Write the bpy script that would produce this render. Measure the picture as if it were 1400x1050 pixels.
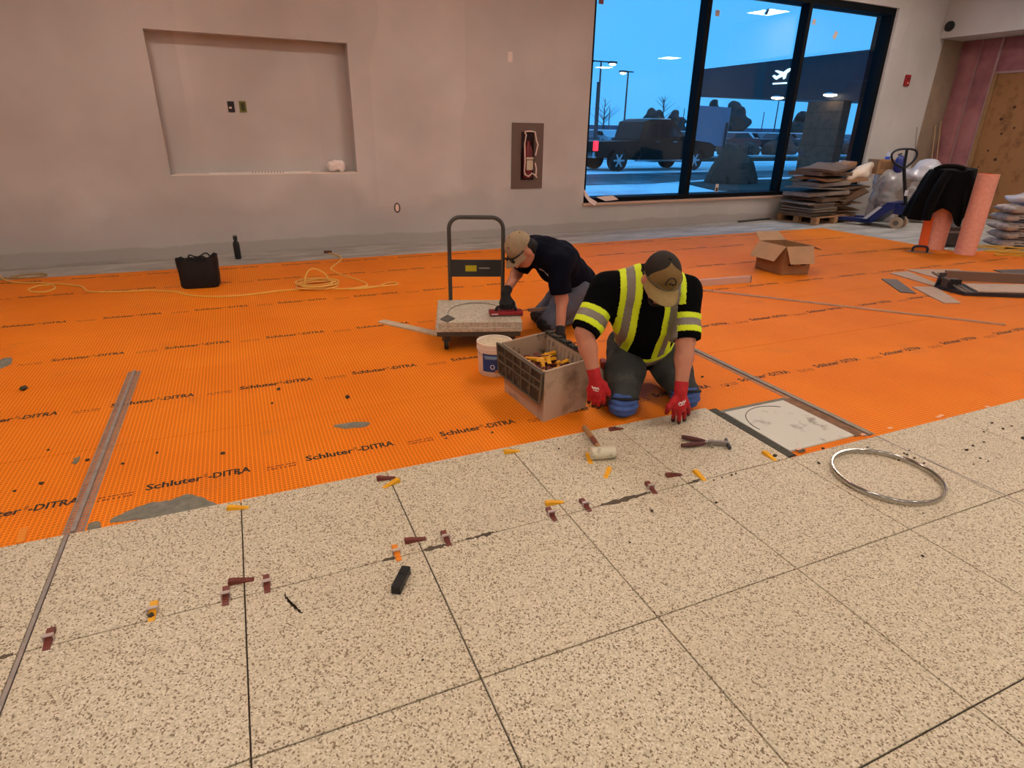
import bpy, bmesh, math, random
import numpy as np
from mathutils import Vector, Matrix, Euler
random.seed(7)
for o in list(bpy.data.objects): bpy.data.objects.remove(o)
scene = bpy.context.scene
COL = scene.collection

# ------------------------------------------------------------------ camera, sky, exposure
FPX, PITCH, ROLL, YAW, EYE = 821.92, 0.402151, 0.017427, 0.45627, 1.4474   # focal length in px of a 1400 px wide frame
_c, _s = math.cos(PITCH), math.sin(PITCH)
_R = Matrix(((1, 0, 0), (0, -_s, -_c), (0, _c, -_s)))
_Rr = Matrix(((math.cos(ROLL), -math.sin(ROLL), 0), (math.sin(ROLL), math.cos(ROLL), 0), (0, 0, 1)))
_Q = Matrix(((math.cos(YAW), math.sin(YAW), 0), (-math.sin(YAW), math.cos(YAW), 0), (0, 0, 1)))
_CR = (_Rr @ _R) @ _Q.transposed()            # rows: camera right, down, forward in the room's axes
cam_data = bpy.data.cameras.new('camera')
cam_data.sensor_width = 36.0
cam_data.lens = 36.0 * FPX / 1400.0
cam_data.clip_end = 600
cam = bpy.data.objects.new('camera', cam_data)
COL.objects.link(cam)
_r, _d, _f = Vector(_CR[0]), Vector(_CR[1]), Vector(_CR[2])
cam.matrix_world = Matrix(((_r.x, -_d.x, -_f.x, 0), (_r.y, -_d.y, -_f.y, 0), (_r.z, -_d.z, -_f.z, EYE), (0, 0, 0, 1)))
scene.camera = cam

world = bpy.data.worlds.new('dusk_sky')
scene.world = world
world.use_nodes = True
wn, wl = world.node_tree.nodes, world.node_tree.links
wn.clear()
w_out = wn.new('ShaderNodeOutputWorld'); w_bg = wn.new('ShaderNodeBackground')
w_tc = wn.new('ShaderNodeTexCoord'); w_no = wn.new('ShaderNodeTexNoise'); w_mp = wn.new('ShaderNodeMapping')
w_mx = wn.new('ShaderNodeMix'); w_mx.data_type = 'RGBA'
w_mp.inputs['Scale'].default_value = (1.2, 1.2, 4.0)
w_no.inputs['Scale'].default_value = 1.6; w_no.inputs['Detail'].default_value = 4
wl.new(w_tc.outputs['Generated'], w_mp.inputs['Vector']); wl.new(w_mp.outputs['Vector'], w_no.inputs['Vector'])
wl.new(w_no.outputs['Fac'], w_mx.inputs['Factor'])
w_mx.inputs['A'].default_value = (0.06, 0.40, 0.98, 1); w_mx.inputs['B'].default_value = (0.10, 0.50, 1.0, 1)
wl.new(w_mx.outputs['Result'], w_bg.inputs['Color']); w_bg.inputs['Strength'].default_value = 1.25
wl.new(w_bg.outputs['Background'], w_out.inputs['Surface'])

vs = scene.view_settings
vs.view_transform = 'Standard'; vs.look = 'None'; vs.gamma = 1.0; vs.use_curve_mapping = False
vs.exposure = 0.0
PANEL_WATTS = 44.0                              # radiance of the ceiling panels

# ------------------------------------------------------------------ places: pixel of the 1400x1050 frame to a point in the room
def _ray(x, y):
    a = Vector(((x - 700) / FPX, (y - 525) / FPX, 1.0))
    return _CR.transposed() @ a
def P(x, y, z=0.0):                             # on the level plane at height z
    d = _ray(x, y); t = (z - EYE) / d.z
    return Vector((d.x * t, d.y * t, z))
def PY(x, y, Y):                                # on the plane parallel to the back wall
    d = _ray(x, y); t = Y / d.y
    return Vector((d.x * t, Y, EYE + d.z * t))
def PX(x, y, X):
    d = _ray(x, y); t = X / d.x
    return Vector((X, d.y * t, EYE + d.z * t))
_FW = Vector((math.sin(YAW), math.cos(YAW), 0)); _RT = Vector((math.cos(YAW), -math.sin(YAW), 0))
def PD(x, y, d):                                # at horizontal distance d in front of the viewer
    r = _ray(x, y); t = d / (r.x * _FW.x + r.y * _FW.y)
    return Vector((r.x * t, r.y * t, EYE + r.z * t))
def V(x, y, z): return _RT * x + _FW * y + Vector((0, 0, z))      # right / away / up of the viewer's heading
TY = 0.418043 - YAW                             # direction of the tile rows
TU = Vector((math.cos(TY), math.sin(TY), 0)); TV = Vector((math.sin(TY), -math.cos(TY), 0))
T0 = Vector((-0.68696, 2.42091, 0)); TS = 0.61
def G(i, j, z=0.0): return T0 + TU * (i * TS) + TV * (j * TS) + Vector((0, 0, z))   # tile grid: column i, row j
ZM = -0.010                                     # top of the membrane; tile tops lie at 0
WALL_Y = 8.145

# ------------------------------------------------------------------ materials
MATS = {}
def sl(c):
    return tuple(((v / 255) / 12.92 if v / 255 <= 0.04045 else ((v / 255 + 0.055) / 1.055) ** 2.4) for v in c)
def mat(name, rgb, rough=0.6, metal=0.0, var=0.0, vscale=20.0, bump=0.0, bscale=60.0, spec=0.4, alpha=1.0, trans=0.0, emit=None, estr=0.0, second=None, sfac=(0.45, 0.6), sheen=0.0, coat=0.0):
    if name in MATS: return MATS[name]
    m = bpy.data.materials.new(name); m.use_nodes = True
    n, l = m.node_tree.nodes, m.node_tree.links
    b = n['Principled BSDF']
    col = tuple(rgb) if max(rgb) <= 1.0 and not isinstance(rgb[0], int) else sl(rgb)
    b.inputs['Base Color'].default_value = (*col, 1)
    b.inputs['Roughness'].default_value = rough; b.inputs['Metallic'].default_value = metal
    b.inputs['Specular IOR Level'].default_value = spec
    b.inputs['Alpha'].default_value = alpha
    b.inputs['Transmission Weight'].default_value = trans
    if sheen: b.inputs['Sheen Weight'].default_value = sheen
    if coat: b.inputs['Coat Weight'].default_value = coat
    if emit: 
        b.inputs['Emission Color'].default_value = (*sl(emit), 1); b.inputs['Emission Strength'].default_value = estr
    if var or second or bump:
        tc = n.new('ShaderNodeTexCoord')
        src = tc.outputs['Object']
        if var or second:
            no = n.new('ShaderNodeTexNoise'); no.inputs['Scale'].default_value = vscale; no.inputs['Detail'].default_value = 5; no.inputs['Roughness'].default_value = 0.6
            l.new(src, no.inputs['Vector'])
            rp = n.new('ShaderNodeMapRange'); rp.inputs['From Min'].default_value = sfac[0] if second else 0.3; rp.inputs['From Max'].default_value = sfac[1] if second else 0.7
            l.new(no.outputs['Fac'], rp.inputs['Value'])
            mx = n.new('ShaderNodeMix'); mx.data_type = 'RGBA'
            l.new(rp.outputs['Result'], mx.inputs['Factor'])
            if second:
                s2 = sl(second); mx.inputs['A'].default_value = (*col, 1); mx.inputs['B'].default_value = (*s2, 1)
            else:
                mx.inputs['A'].default_value = (*[c * (1 - var) for c in col], 1); mx.inputs['B'].default_value = (*[min(1, c * (1 + var)) for c in col], 1)
            l.new(mx.outputs['Result'], b.inputs['Base Color'])
        if bump:
            nb = n.new('ShaderNodeTexNoise'); nb.inputs['Scale'].default_value = bscale; nb.inputs['Detail'].default_value = 4
            l.new(src, nb.inputs['Vector'])
            bp = n.new('ShaderNodeBump'); bp.inputs['Strength'].default_value = min(1, bump); bp.inputs['Distance'].default_value = 0.01
            l.new(nb.outputs['Fac'], bp.inputs['Height']); l.new(bp.outputs['Normal'], b.inputs['Normal'])
    MATS[name] = m
    return m
def nodes_of(name, rgb=(0.5, 0.5, 0.5), rough=0.6):
    m = mat(name, rgb, rough)
    return m, m.node_tree.nodes, m.node_tree.links, m.node_tree.nodes['Principled BSDF']
def mixc(n, l, fac, a, b):
    mx = n.new('ShaderNodeMix'); mx.data_type = 'RGBA'
    for k, v in (('A', a), ('B', b)):
        if hasattr(v, 'is_output'): l.new(v, mx.inputs[k])
        else: mx.inputs[k].default_value = (*v, 1)
    if hasattr(fac, 'is_output'): l.new(fac, mx.inputs['Factor'])
    else: mx.inputs['Factor'].default_value = fac
    return mx.outputs['Result']
def math_n(n, l, op, a, b=None):
    q = n.new('ShaderNodeMath'); q.operation = op
    for k, v in enumerate((a, b)):
        if v is None: continue
        if hasattr(v, 'is_output'): l.new(v, q.inputs[k])
        else: q.inputs[k].default_value = v
    return q.outputs[0]
def maprange(n, l, v, a, b, c=0.0, d=1.0):
    q = n.new('ShaderNodeMapRange'); l.new(v, q.inputs['Value'])
    for k, x in (('From Min', a), ('From Max', b), ('To Min', c), ('To Max', d)): q.inputs[k].default_value = x
    return q.outputs['Result']
def noise(n, l, vec, scale, detail=4, rough=0.55):
    q = n.new('ShaderNodeTexNoise'); q.inputs['Scale'].default_value = scale; q.inputs['Detail'].default_value = detail; q.inputs['Roughness'].default_value = rough
    if vec is not None: l.new(vec, q.inputs['Vector'])
    return q.outputs['Fac']

# ------------------------------------------------------------------ mesh helpers
def root_of(o):
    while o.parent: o = o.parent
    return o
def link_mesh(name, me, m, parent=None, smooth=False, world=True):
    o = bpy.data.objects.new(name, me); COL.objects.link(o)
    if m is not None: me.materials.append(m)
    if parent is not None:
        o.parent = parent
        if world: me.transform(root_of(parent).matrix_basis.inverted())
    if smooth:
        me.polygons.foreach_set('use_smooth', [True] * len(me.polygons)); me.update()
    return o
class MB:
    def __init__(s): s.v = []; s.f = []
    def add(s, vs_, fs):
        k = len(s.v); s.v += [Vector(v) for v in vs_]; s.f += [tuple(i + k for i in f) for f in fs]; return s
    def box(s, c, size, rot=None, taper=1.0):
        c = Vector(c); a, b, h = [q / 2 for q in size]
        if rot is None: R = Matrix.Identity(3)
        elif isinstance(rot, (int, float)): R = Matrix.Rotation(rot, 3, 'Z')
        else: R = rot
        vv = []
        for z in (-h, h):
            t = taper if z > 0 else 1.0
            for x, y in ((-a, -b), (a, -b), (a, b), (-a, b)): vv.append(c + R @ Vector((x * t, y * t, z)))
        return s.add(vv, [(3, 2, 1, 0), (4, 5, 6, 7), (0, 1, 5, 4), (1, 2, 6, 5), (2, 3, 7, 6), (3, 0, 4, 7)])
    def bev(s, c, size, rot=None, b=0.004):        # box with its vertical edges and top rim chamfered
        c = Vector(c); x, y, z = [q / 2 for q in size]
        if rot is None: R = Matrix.Identity(3)
        elif isinstance(rot, (int, float)): R = Matrix.Rotation(rot, 3, 'Z')
        else: R = rot
        def ring(ix, zz):
            X, Y = x - ix, y - ix
            return [c + R @ Vector(q) for q in ((-X + b, -Y, zz), (X - b, -Y, zz), (X, -Y + b, zz), (X, Y - b, zz), (X - b, Y, zz), (-X + b, Y, zz), (-X, Y - b, zz), (-X, -Y + b, zz))]
        rr = ring(b, -z) + ring(0, -z + b) + ring(0, z - b) + ring(b, z)
        fs = [tuple(range(7, -1, -1)), tuple(range(24, 32))]
        for k in range(3):
            for i in range(8): fs.append((k * 8 + i, k * 8 + (i + 1) % 8, k * 8 + 8 + (i + 1) % 8, k * 8 + 8 + i))
        return s.add(rr, fs)
    def bar(s, a, b, w, h, up=(0, 0, 1)):          # rectangular bar from a to b
        a, b = Vector(a), Vector(b); d = (b - a); L = d.length; d.normalize(); u = Vector(up)
        sd = d.cross(u)
        if sd.length < 1e-4: sd = d.cross(Vector((1, 0, 0)))
        sd.normalize(); u = sd.cross(d)
        R = Matrix((sd, d, u)).transposed()
        return s.box((a + b) / 2, (w, L, h), R)
    def cyl(s, a, b, ra, rb=None, seg=16, caps=True):
        rb = ra if rb is None else rb
        a, b = Vector(a), Vector(b); d = (b - a).normalized()
        x = d.cross(Vector((0, 0, 1)) if abs(d.z) < .9 else Vector((1, 0, 0))).normalized(); y = d.cross(x)
        vv = []
        for p_, r in ((a, ra), (b, rb)):
            for k in range(seg):
                t = 2 * math.pi * k / seg; vv.append(p_ + x * (r * math.cos(t)) + y * (r * math.sin(t)))
        fs = [(k, k + seg, (k + 1) % seg + seg, (k + 1) % seg) for k in range(seg)]
        if caps: fs += [tuple(range(seg)), tuple(range(2 * seg - 1, seg - 1, -1))]
        return s.add(vv, fs)
    def tube(s, pts, r, seg=8, closed=False):
        pts = [Vector(q) for q in pts]; n = len(pts); vv = []; px = None
        for i, q in enumerate(pts):
            if closed: d = pts[(i + 1) % n] - pts[i - 1]
            else: d = pts[min(i + 1, n - 1)] - pts[max(i - 1, 0)]
            d.normalize()
            if px is None:
                x = d.cross(Vector((0, 0, 1)) if abs(d.z) < .9 else Vector((1, 0, 0)))
            else: x = px - d * px.dot(d)
            x.normalize(); px = x; y = d.cross(x)
            rr = r[i] if isinstance(r, (list, tuple)) else r
            for k in range(seg):
                t = 2 * math.pi * k / seg; vv.append(q + x * (rr * math.cos(t)) + y * (rr * math.sin(t)))
        fs = []
        for i in range(n if closed else n - 1):
            j = (i + 1) % n
            for k in range(seg): fs.append((i * seg + k, i * seg + (k + 1) % seg, j * seg + (k + 1) % seg, j * seg + k))
        if not closed: fs += [tuple(range(seg - 1, -1, -1)), tuple(range((n - 1) * seg, n * seg))]
        return s.add(vv, fs)
    def lathe(s, c, prof, seg=24, R=None, cap=True):   # prof: (radius, height) from bottom to top
        c = Vector(c); R = R or Matrix.Identity(3); vv = []
        for r, z in prof:
            for k in range(seg):
                t = 2 * math.pi * k / seg; vv.append(c + R @ Vector((r * math.cos(t), r * math.sin(t), z)))
        fs = []
        for i in range(len(prof) - 1):
            for k in range(seg): fs.append((i * seg + k, i * seg + (k + 1) % seg, (i + 1) * seg + (k + 1) % seg, (i + 1) * seg + k))
        if cap: fs += [tuple(range(seg - 1, -1, -1)), tuple(range((len(prof) - 1) * seg, len(prof) * seg))]
        return s.add(vv, fs)
    def poly(s, pts, depth):                       # outline given as 3-D points, pushed along the vector depth
        pts = [Vector(q) for q in pts]; d = Vector(depth); n = len(pts)
        return s.add(pts + [q + d for q in pts], [tuple(range(n - 1, -1, -1)), tuple(range(n, 2 * n))] + [(i, (i + 1) % n, (i + 1) % n + n, i + n) for i in range(n)])
    def ball(s, c, r, seg=12, rings=8, R=None):
        c = Vector(c); rx, ry, rz = (r, r, r) if isinstance(r, (int, float)) else r
        prof = []; vv = []; R = R or Matrix.Identity(3)
        for i in range(rings + 1):
            a = -math.pi / 2 + math.pi * i / rings
            for k in range(seg):
                t = 2 * math.pi * k / seg
                vv.append(c + R @ Vector((rx * math.cos(a) * math.cos(t), ry * math.cos(a) * math.sin(t), rz * math.sin(a))))
        fs = [(i * seg + k, i * seg + (k + 1) % seg, (i + 1) * seg + (k + 1) % seg, (i + 1) * seg + k) for i in range(rings) for k in range(seg)]
        return s.add(vv, fs)
    def jitter(s, a):
        for v in s.v: v += Vector((random.uniform(-a, a), random.uniform(-a, a), random.uniform(-a, a)))
        return s
    def mesh(s, name):
        me = bpy.data.meshes.new(name); me.from_pydata([tuple(v) for v in s.v], [], s.f)
        bm = bmesh.new(); bm.from_mesh(me); bmesh.ops.remove_doubles(bm, verts=bm.verts, dist=1e-6)
        bmesh.ops.recalc_face_normals(bm, faces=bm.faces); bm.to_mesh(me); bm.free()
        return me
    def build(s, name, m, parent=None, smooth=False, world=True):
        o = link_mesh(name, s.mesh(name), m, parent, False, world)
        if smooth:
            me = o.data
            me.polygons.foreach_set('use_smooth', [True] * len(me.polygons))
            me.set_sharp_from_angle(angle=math.radians(40))
        return o
def tag(o, label, cat, group=None):
    o['label'] = label; o['category'] = cat
    if group: o['group'] = group
    return o
def thing(name, label, cat, loc=(0, 0, 0), rz=0.0, group=None):
    o = bpy.data.objects.new(name, None); COL.objects.link(o)
    o.empty_display_size = 0.05
    o.location = loc; o.rotation_euler = (0, 0, rz)
    o.matrix_basis = Matrix.Translation(Vector(loc)) @ Matrix.Rotation(rz, 4, 'Z')
    return tag(o, label, cat, group)
def struct(o): o['kind'] = 'structure'; return o
def dup(root, loc, rz=0.0, label=None, group=None, tilt=(0, 0)):
    r = root.copy(); COL.objects.link(r)
    r.location = loc; r.rotation_euler = (tilt[0], tilt[1], rz)
    if label: r['label'] = label
    if group: r['group'] = group
    for ch in list(root.children):
        c = ch.copy(); COL.objects.link(c); c.parent = r
        for g in list(ch.children):
            d = g.copy(); COL.objects.link(d); d.parent = c
    return r
def smoothpath(pts, n=8, closed=False):            # Catmull-Rom through the points
    pts = [Vector(q) for q in pts]; out = []; N = len(pts)
    rng = range(N) if closed else range(N - 1)
    for i in rng:
        if closed: a, b, c, d = pts[i - 1], pts[i], pts[(i + 1) % N], pts[(i + 2) % N]
        else: a, b, c, d = pts[max(i - 1, 0)], pts[i], pts[i + 1], pts[min(i + 2, N - 1)]
        for k in range(n):
            t = k / n
            out.append(0.5 * ((2 * b) + (c - a) * t + (2 * a - 5 * b + 4 * c - d) * t * t + (3 * b - a - 3 * c + d) * t ** 3))
    if not closed: out.append(pts[-1])
    return out

# ---- signed-distance shapes, meshed with surface nets (bodies, cloth, bags, rock)
def _cap(Pt, a, b, ra, rb):
    a, b = np.array(a), np.array(b); ab = b - a; L2 = max(ab @ ab, 1e-9)
    t = np.clip(((Pt - a) @ ab) / L2, 0, 1)
    return np.linalg.norm(Pt - (a + t[..., None] * ab), axis=-1) - (ra + (rb - ra) * t)
def _ell(Pt, c, r, R):
    q = (Pt - np.array(c)) @ np.array(R); r = np.array(r)
    k0 = np.linalg.norm(q / r, axis=-1); k1 = np.linalg.norm(q / (r * r), axis=-1)
    return k0 * (k0 - 1.0) / np.maximum(k1, 1e-6)
def sdf_eval(Pt, prims, k):
    d = None
    for p_ in prims:
        kk = k
        if p_[0] == 'c': e = _cap(Pt, *p_[1:5]); kk = p_[5] if len(p_) > 5 else k
        elif p_[0] == 'e': e = _ell(Pt, p_[1], p_[2], p_[3]); kk = p_[4] if len(p_) > 4 else k
        if d is None: d = e; continue
        h = np.clip(0.5 + 0.5 * (d - e) / kk, 0, 1)
        d = d * (1 - h) + e * h - kk * h * (1 - h)
    return d
def bounds(prims, pad):
    lo, hi = np.full(3, 1e9), np.full(3, -1e9)
    for p_ in prims:
        if p_[0] == 'c':
            for q, r in ((p_[1], p_[3]), (p_[2], p_[4])): lo = np.minimum(lo, np.array(q) - r); hi = np.maximum(hi, np.array(q) + r)
        else:
            r = max(p_[2]); lo = np.minimum(lo, np.array(p_[1]) - r); hi = np.maximum(hi, np.array(p_[1]) + r)
    return lo - pad, hi + pad
def nets(fun, lo, hi, vox):
    n = np.maximum(np.ceil((hi - lo) / vox).astype(int), 3)
    ax = [lo[i] + np.arange(n[i] + 1) * vox for i in range(3)]
    F = np.empty((n[0] + 1, n[1] + 1, n[2] + 1), np.float32)
    yy, zz = np.meshgrid(ax[1], ax[2], indexing='ij')
    step = max(1, int(400000 / yy.size))
    for x0 in range(0, n[0] + 1, step):
        xs = ax[0][x0:x0 + step]
        Pt = np.stack([np.broadcast_to(xs[:, None, None], (len(xs),) + yy.shape), np.broadcast_to(yy, (len(xs),) + yy.shape), np.broadcast_to(zz, (len(xs),) + yy.shape)], -1)
        F[x0:x0 + step] = fun(Pt)
    S = F < 0
    cnt = np.zeros(n, np.int8)
    for dx in (0, 1):
        for dy in (0, 1):
            for dz in (0, 1): cnt += S[dx:dx + n[0], dy:dy + n[1], dz:dz + n[2]]
    act = (cnt > 0) & (cnt < 8)
    idx = np.full(n, -1, np.int64); A = np.argwhere(act); idx[act] = np.arange(len(A))
    acc = np.zeros((len(A), 3)); w = np.zeros(len(A))
    cor = [(dx, dy, dz) for dx in (0, 1) for dy in (0, 1) for dz in (0, 1)]
    for a_ in cor:
        for b_ in cor:
            if sum(b_) - sum(a_) == 1 and all(y >= x for x, y in zip(a_, b_)):
                fa = F[A[:, 0] + a_[0], A[:, 1] + a_[1], A[:, 2] + a_[2]]; fb = F[A[:, 0] + b_[0], A[:, 1] + b_[1], A[:, 2] + b_[2]]
                cr = (fa < 0) != (fb < 0)
                t = np.where(cr, fa / np.where(fa - fb == 0, 1, fa - fb), 0)
                acc += cr[:, None] * (np.array(a_) + t[:, None] * (np.array(b_) - np.array(a_))); w += cr
    vt = lo + (A + acc / np.maximum(w, 1)[:, None]) * vox
    quads = []
    for d in range(3):
        e1, e2 = [(1, 2), (2, 0), (0, 1)][d]
        sl_a = [slice(1, n[k]) if k != d else slice(0, n[k]) for k in range(3)]
        sl_b = list(sl_a); sl_b[d] = slice(1, n[d] + 1)
        fa, fb = S[tuple(sl_a)], S[tuple(sl_b)]
        for sign in (0, 1):
            E = np.argwhere((fa != fb) & (fa if sign else ~fa))
            if not len(E): continue
            E = E + np.array([0 if k == d else 1 for k in range(3)])
            def sh(a_, b_):
                q = E.copy(); q[:, e1] -= a_; q[:, e2] -= b_; return idx[q[:, 0], q[:, 1], q[:, 2]]
            Qd = np.stack([sh(1, 1), sh(0, 1), sh(0, 0), sh(1, 0)], 1)
            if not sign: Qd = Qd[:, ::-1]
            quads.append(Qd)
    Qa = np.concatenate(quads); Qa = Qa[(Qa >= 0).all(1)]
    return vt, Qa
def np_mesh(name, vt, Q):
    me = bpy.data.meshes.new(name); me.from_pydata(vt.tolist(), [], Q.tolist()); me.update()
    return me
def relax(vt, Q, it=2, lam=0.5):
    n = len(vt)
    for _ in range(it):
        acc = np.zeros_like(vt); w = np.zeros(n)
        for k in range(4):
            a, b = Q[:, k], Q[:, (k + 1) % 4]
            np.add.at(acc, a, vt[b]); np.add.at(w, a, 1); np.add.at(acc, b, vt[a]); np.add.at(w, b, 1)
        vt = vt + lam * (acc / np.maximum(w, 1)[:, None] - vt)
    return vt
def blob(name, prims, k, vox, m, parent=None, disp=None, it=1, clip=None):
    lo, hi = bounds(prims, 3 * vox + 0.01)
    def fun(Pt):
        d = sdf_eval(Pt, prims, k)
        if disp is not None: d = d + disp(Pt)
        if clip is not None: d = np.maximum(d, clip(Pt))
        return d
    vt, Q = nets(fun, lo, hi, vox)
    vt = relax(vt, Q, it)
    return link_mesh(name, np_mesh(name, vt, Q), m, parent, smooth=True)
def swirl(Pt, sc, seed=0.0):                       # cheap smooth 3-D wobble
    x, y, z = Pt[..., 0] * sc + seed, Pt[..., 1] * sc + 1.7 * seed, Pt[..., 2] * sc - seed
    return (np.sin(x + 1.3 * np.sin(y * .9 + z * .6)) + np.sin(1.1 * y + 1.2 * np.sin(z * 1.1 - x * .5)) + np.sin(.9 * z + 1.4 * np.sin(x * .8 + y * .7))) / 3
# ------------------------------------------------------------------ surfaces of the room
def wall_material():
    m, n, l, b = nodes_of('primed_drywall', (0.74, 0.66, 0.61), 0.75)
    geo = n.new('ShaderNodeNewGeometry'); pos = geo.outputs['Position']
    sep = n.new('ShaderNodeSeparateXYZ'); l.new(pos, sep.inputs[0])
    big = noise(n, l, pos, 0.9, 3, 0.5)
    mp = n.new('ShaderNodeMapping'); mp.inputs['Scale'].default_value = (1.1, 1.0, 0.35); l.new(pos, mp.inputs['Vector'])
    vor = n.new('ShaderNodeTexVoronoi'); vor.distance = 'CHEBYCHEV'; vor.inputs['Scale'].default_value = 0.9; l.new(mp.outputs['Vector'], vor.inputs['Vector'])
    patch = maprange(n, l, vor.outputs['Color'], 0.2, 0.8)
    c = mixc(n, l, maprange(n, l, big, 0.35, 0.65), (0.50, 0.455, 0.425), (0.62, 0.57, 0.54))
    c = mixc(n, l, math_n(n, l, 'MULTIPLY', patch, 0.22), c, (0.40, 0.365, 0.345))
    # bare grey skim coat low down, with ragged upper edges
    rag = noise(n, l, pos, 1.3, 3, 0.5)
    hh = math_n(n, l, 'ADD', sep.outputs['Z'], math_n(n, l, 'MULTIPLY', rag, -1.5))
    skim = maprange(n, l, hh, 0.02, -0.28)
    c = mixc(n, l, math_n(n, l, 'MULTIPLY', skim, 0.45), c, (0.36, 0.335, 0.31))
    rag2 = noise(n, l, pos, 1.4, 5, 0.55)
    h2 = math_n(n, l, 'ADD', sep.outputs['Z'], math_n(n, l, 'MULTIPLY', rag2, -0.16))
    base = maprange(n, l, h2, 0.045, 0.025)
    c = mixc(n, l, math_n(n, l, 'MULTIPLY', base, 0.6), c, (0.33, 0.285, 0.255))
    l.new(c, b.inputs['Base Color'])
    fine = noise(n, l, pos, 90, 3)
    bp = n.new('ShaderNodeBump'); bp.inputs['Strength'].default_value = 0.08; bp.inputs['Distance'].default_value = 0.01
    l.new(fine, bp.inputs['Height']); l.new(bp.outputs['Normal'], b.inputs['Normal'])
    return m
M_WALL = wall_material()
def concrete_material():
    m, n, l, b = nodes_of('bare_concrete', (0.36, 0.33, 0.30), 0.7)
    geo = n.new('ShaderNodeNewGeometry'); pos = geo.outputs['Position']
    mp = n.new('ShaderNodeMapping'); mp.inputs['Scale'].default_value = (0.8, 3.0, 1); l.new(pos, mp.inputs['Vector'])
    a = noise(n, l, mp.outputs['Vector'], 1.6, 6, 0.65)
    c = mixc(n, l, maprange(n, l, a, 0.32, 0.68), (0.22, 0.205, 0.19), (0.50, 0.465, 0.42))
    f = noise(n, l, pos, 30, 4)
    c = mixc(n, l, maprange(n, l, f, 0.55, 0.75, 0, 0.35), c, (0.6, 0.56, 0.5))
    l.new(c, b.inputs['Base Color'])
    return m
M_CONC = concrete_material()
def terrazzo_material():
    m, n, l, b = nodes_of('beige_terrazzo', (0.6, 0.5, 0.37), 0.5)
    geo = n.new('ShaderNodeNewGeometry'); pos = geo.outputs['Position']
    v1 = n.new('ShaderNodeTexVoronoi'); v1.inputs['Scale'].default_value = 210; v1.inputs['Randomness'].default_value = 1.0; l.new(pos, v1.inputs['Vector'])
    sc = n.new('ShaderNodeSeparateColor'); l.new(v1.outputs['Color'], sc.inputs[0])
    c = mixc(n, l, maprange(n, l, sc.outputs[0], 0.0, 1.0), (0.47, 0.395, 0.272), (0.665, 0.575, 0.42))
    dark = maprange(n, l, sc.outputs[1], 0.78, 0.86)
    c = mixc(n, l, dark, c, (0.20, 0.135, 0.08))
    light = maprange(n, l, sc.outputs[2], 0.86, 0.92)
    c = mixc(n, l, light, c, (0.70, 0.62, 0.49))
    big = noise(n, l, pos, 1.7, 4, 0.6)
    c = mixc(n, l, maprange(n, l, big, 0.56, 0.76, 0.0, 0.28), c, (0.36, 0.29, 0.21))
    hue = n.new('ShaderNodeObjectInfo')
    c = mixc(n, l, math_n(n, l, 'MULTIPLY', hue.outputs['Random'], 0.10), c, (0.45, 0.34, 0.23))
    l.new(c, b.inputs['Base Color'])
    b.inputs['Specular IOR Level'].default_value = 0.3
    return m
M_TILE = terrazzo_material()
def membrane_material():
    m, n, l, b = nodes_of('orange_membrane', (0.85, 0.22, 0.01), 0.6)
    b.inputs['Specular IOR Level'].default_value = 0.15
    tc = n.new('ShaderNodeTexCoord'); sep = n.new('ShaderNodeSeparateXYZ'); l.new(tc.outputs['Object'], sep.inputs[0])
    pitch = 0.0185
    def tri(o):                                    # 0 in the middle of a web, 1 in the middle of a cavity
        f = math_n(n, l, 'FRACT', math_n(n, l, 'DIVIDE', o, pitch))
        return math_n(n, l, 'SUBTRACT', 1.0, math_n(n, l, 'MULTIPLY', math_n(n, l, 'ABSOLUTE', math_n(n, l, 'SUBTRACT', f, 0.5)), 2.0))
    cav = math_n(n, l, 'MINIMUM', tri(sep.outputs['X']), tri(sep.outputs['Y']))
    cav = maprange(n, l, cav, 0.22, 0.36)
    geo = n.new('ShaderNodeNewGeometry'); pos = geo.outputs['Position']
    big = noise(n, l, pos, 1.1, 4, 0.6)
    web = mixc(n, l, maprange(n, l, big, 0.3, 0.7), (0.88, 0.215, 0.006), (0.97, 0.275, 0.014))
    pit = mixc(n, l, maprange(n, l, big, 0.3, 0.7), (0.58, 0.125, 0.003), (0.70, 0.165, 0.006))  # cavity colour darkened to stand in for shade inside the recesses
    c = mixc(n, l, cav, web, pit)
    d = noise(n, l, pos, 2.6, 5, 0.7)
    c = mixc(n, l, maprange(n, l, d, 0.60, 0.78, 0.0, 0.35), c, (0.40, 0.16, 0.05))
    l.new(c, b.inputs['Base Color'])
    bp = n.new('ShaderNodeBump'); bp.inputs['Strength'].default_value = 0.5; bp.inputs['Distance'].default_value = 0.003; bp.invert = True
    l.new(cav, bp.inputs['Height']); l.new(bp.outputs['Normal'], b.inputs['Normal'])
    return m
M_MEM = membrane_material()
M_MORTAR = mat('grey_mortar', (120, 116, 104), 0.85, var=0.25, vscale=25, bump=0.4)
M_JOINT = mat('dark_joint', (62, 54, 46), 0.9)
M_PRINT = mat('black_print', (38, 16, 10), 0.7)
M_PRINT2 = mat('faint_print', (120, 46, 10), 0.7)
M_CEIL = mat('white_ceiling', (225, 220, 212), 0.85)
M_ALU = mat('brushed_aluminium', (150, 140, 130), 0.4, 0.7, var=0.15, vscale=40)
M_STRIP = mat('dull_metal_profile', (150, 138, 130), 0.5, 0.3, var=0.2, vscale=30)
M_STEEL = mat('polished_steel', (190, 186, 180), 0.16, 1.0)
M_FRAME = mat('black_window_frame', (14, 15, 18), 0.7, 0.0, spec=.1)
M_LAMP = mat('lamp_diffuser', (250, 250, 245), 0.6, emit=(255, 244, 232), estr=PANEL_WATTS)
M_WHITEM = mat('white_metal', (225, 224, 220), 0.5)

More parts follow.
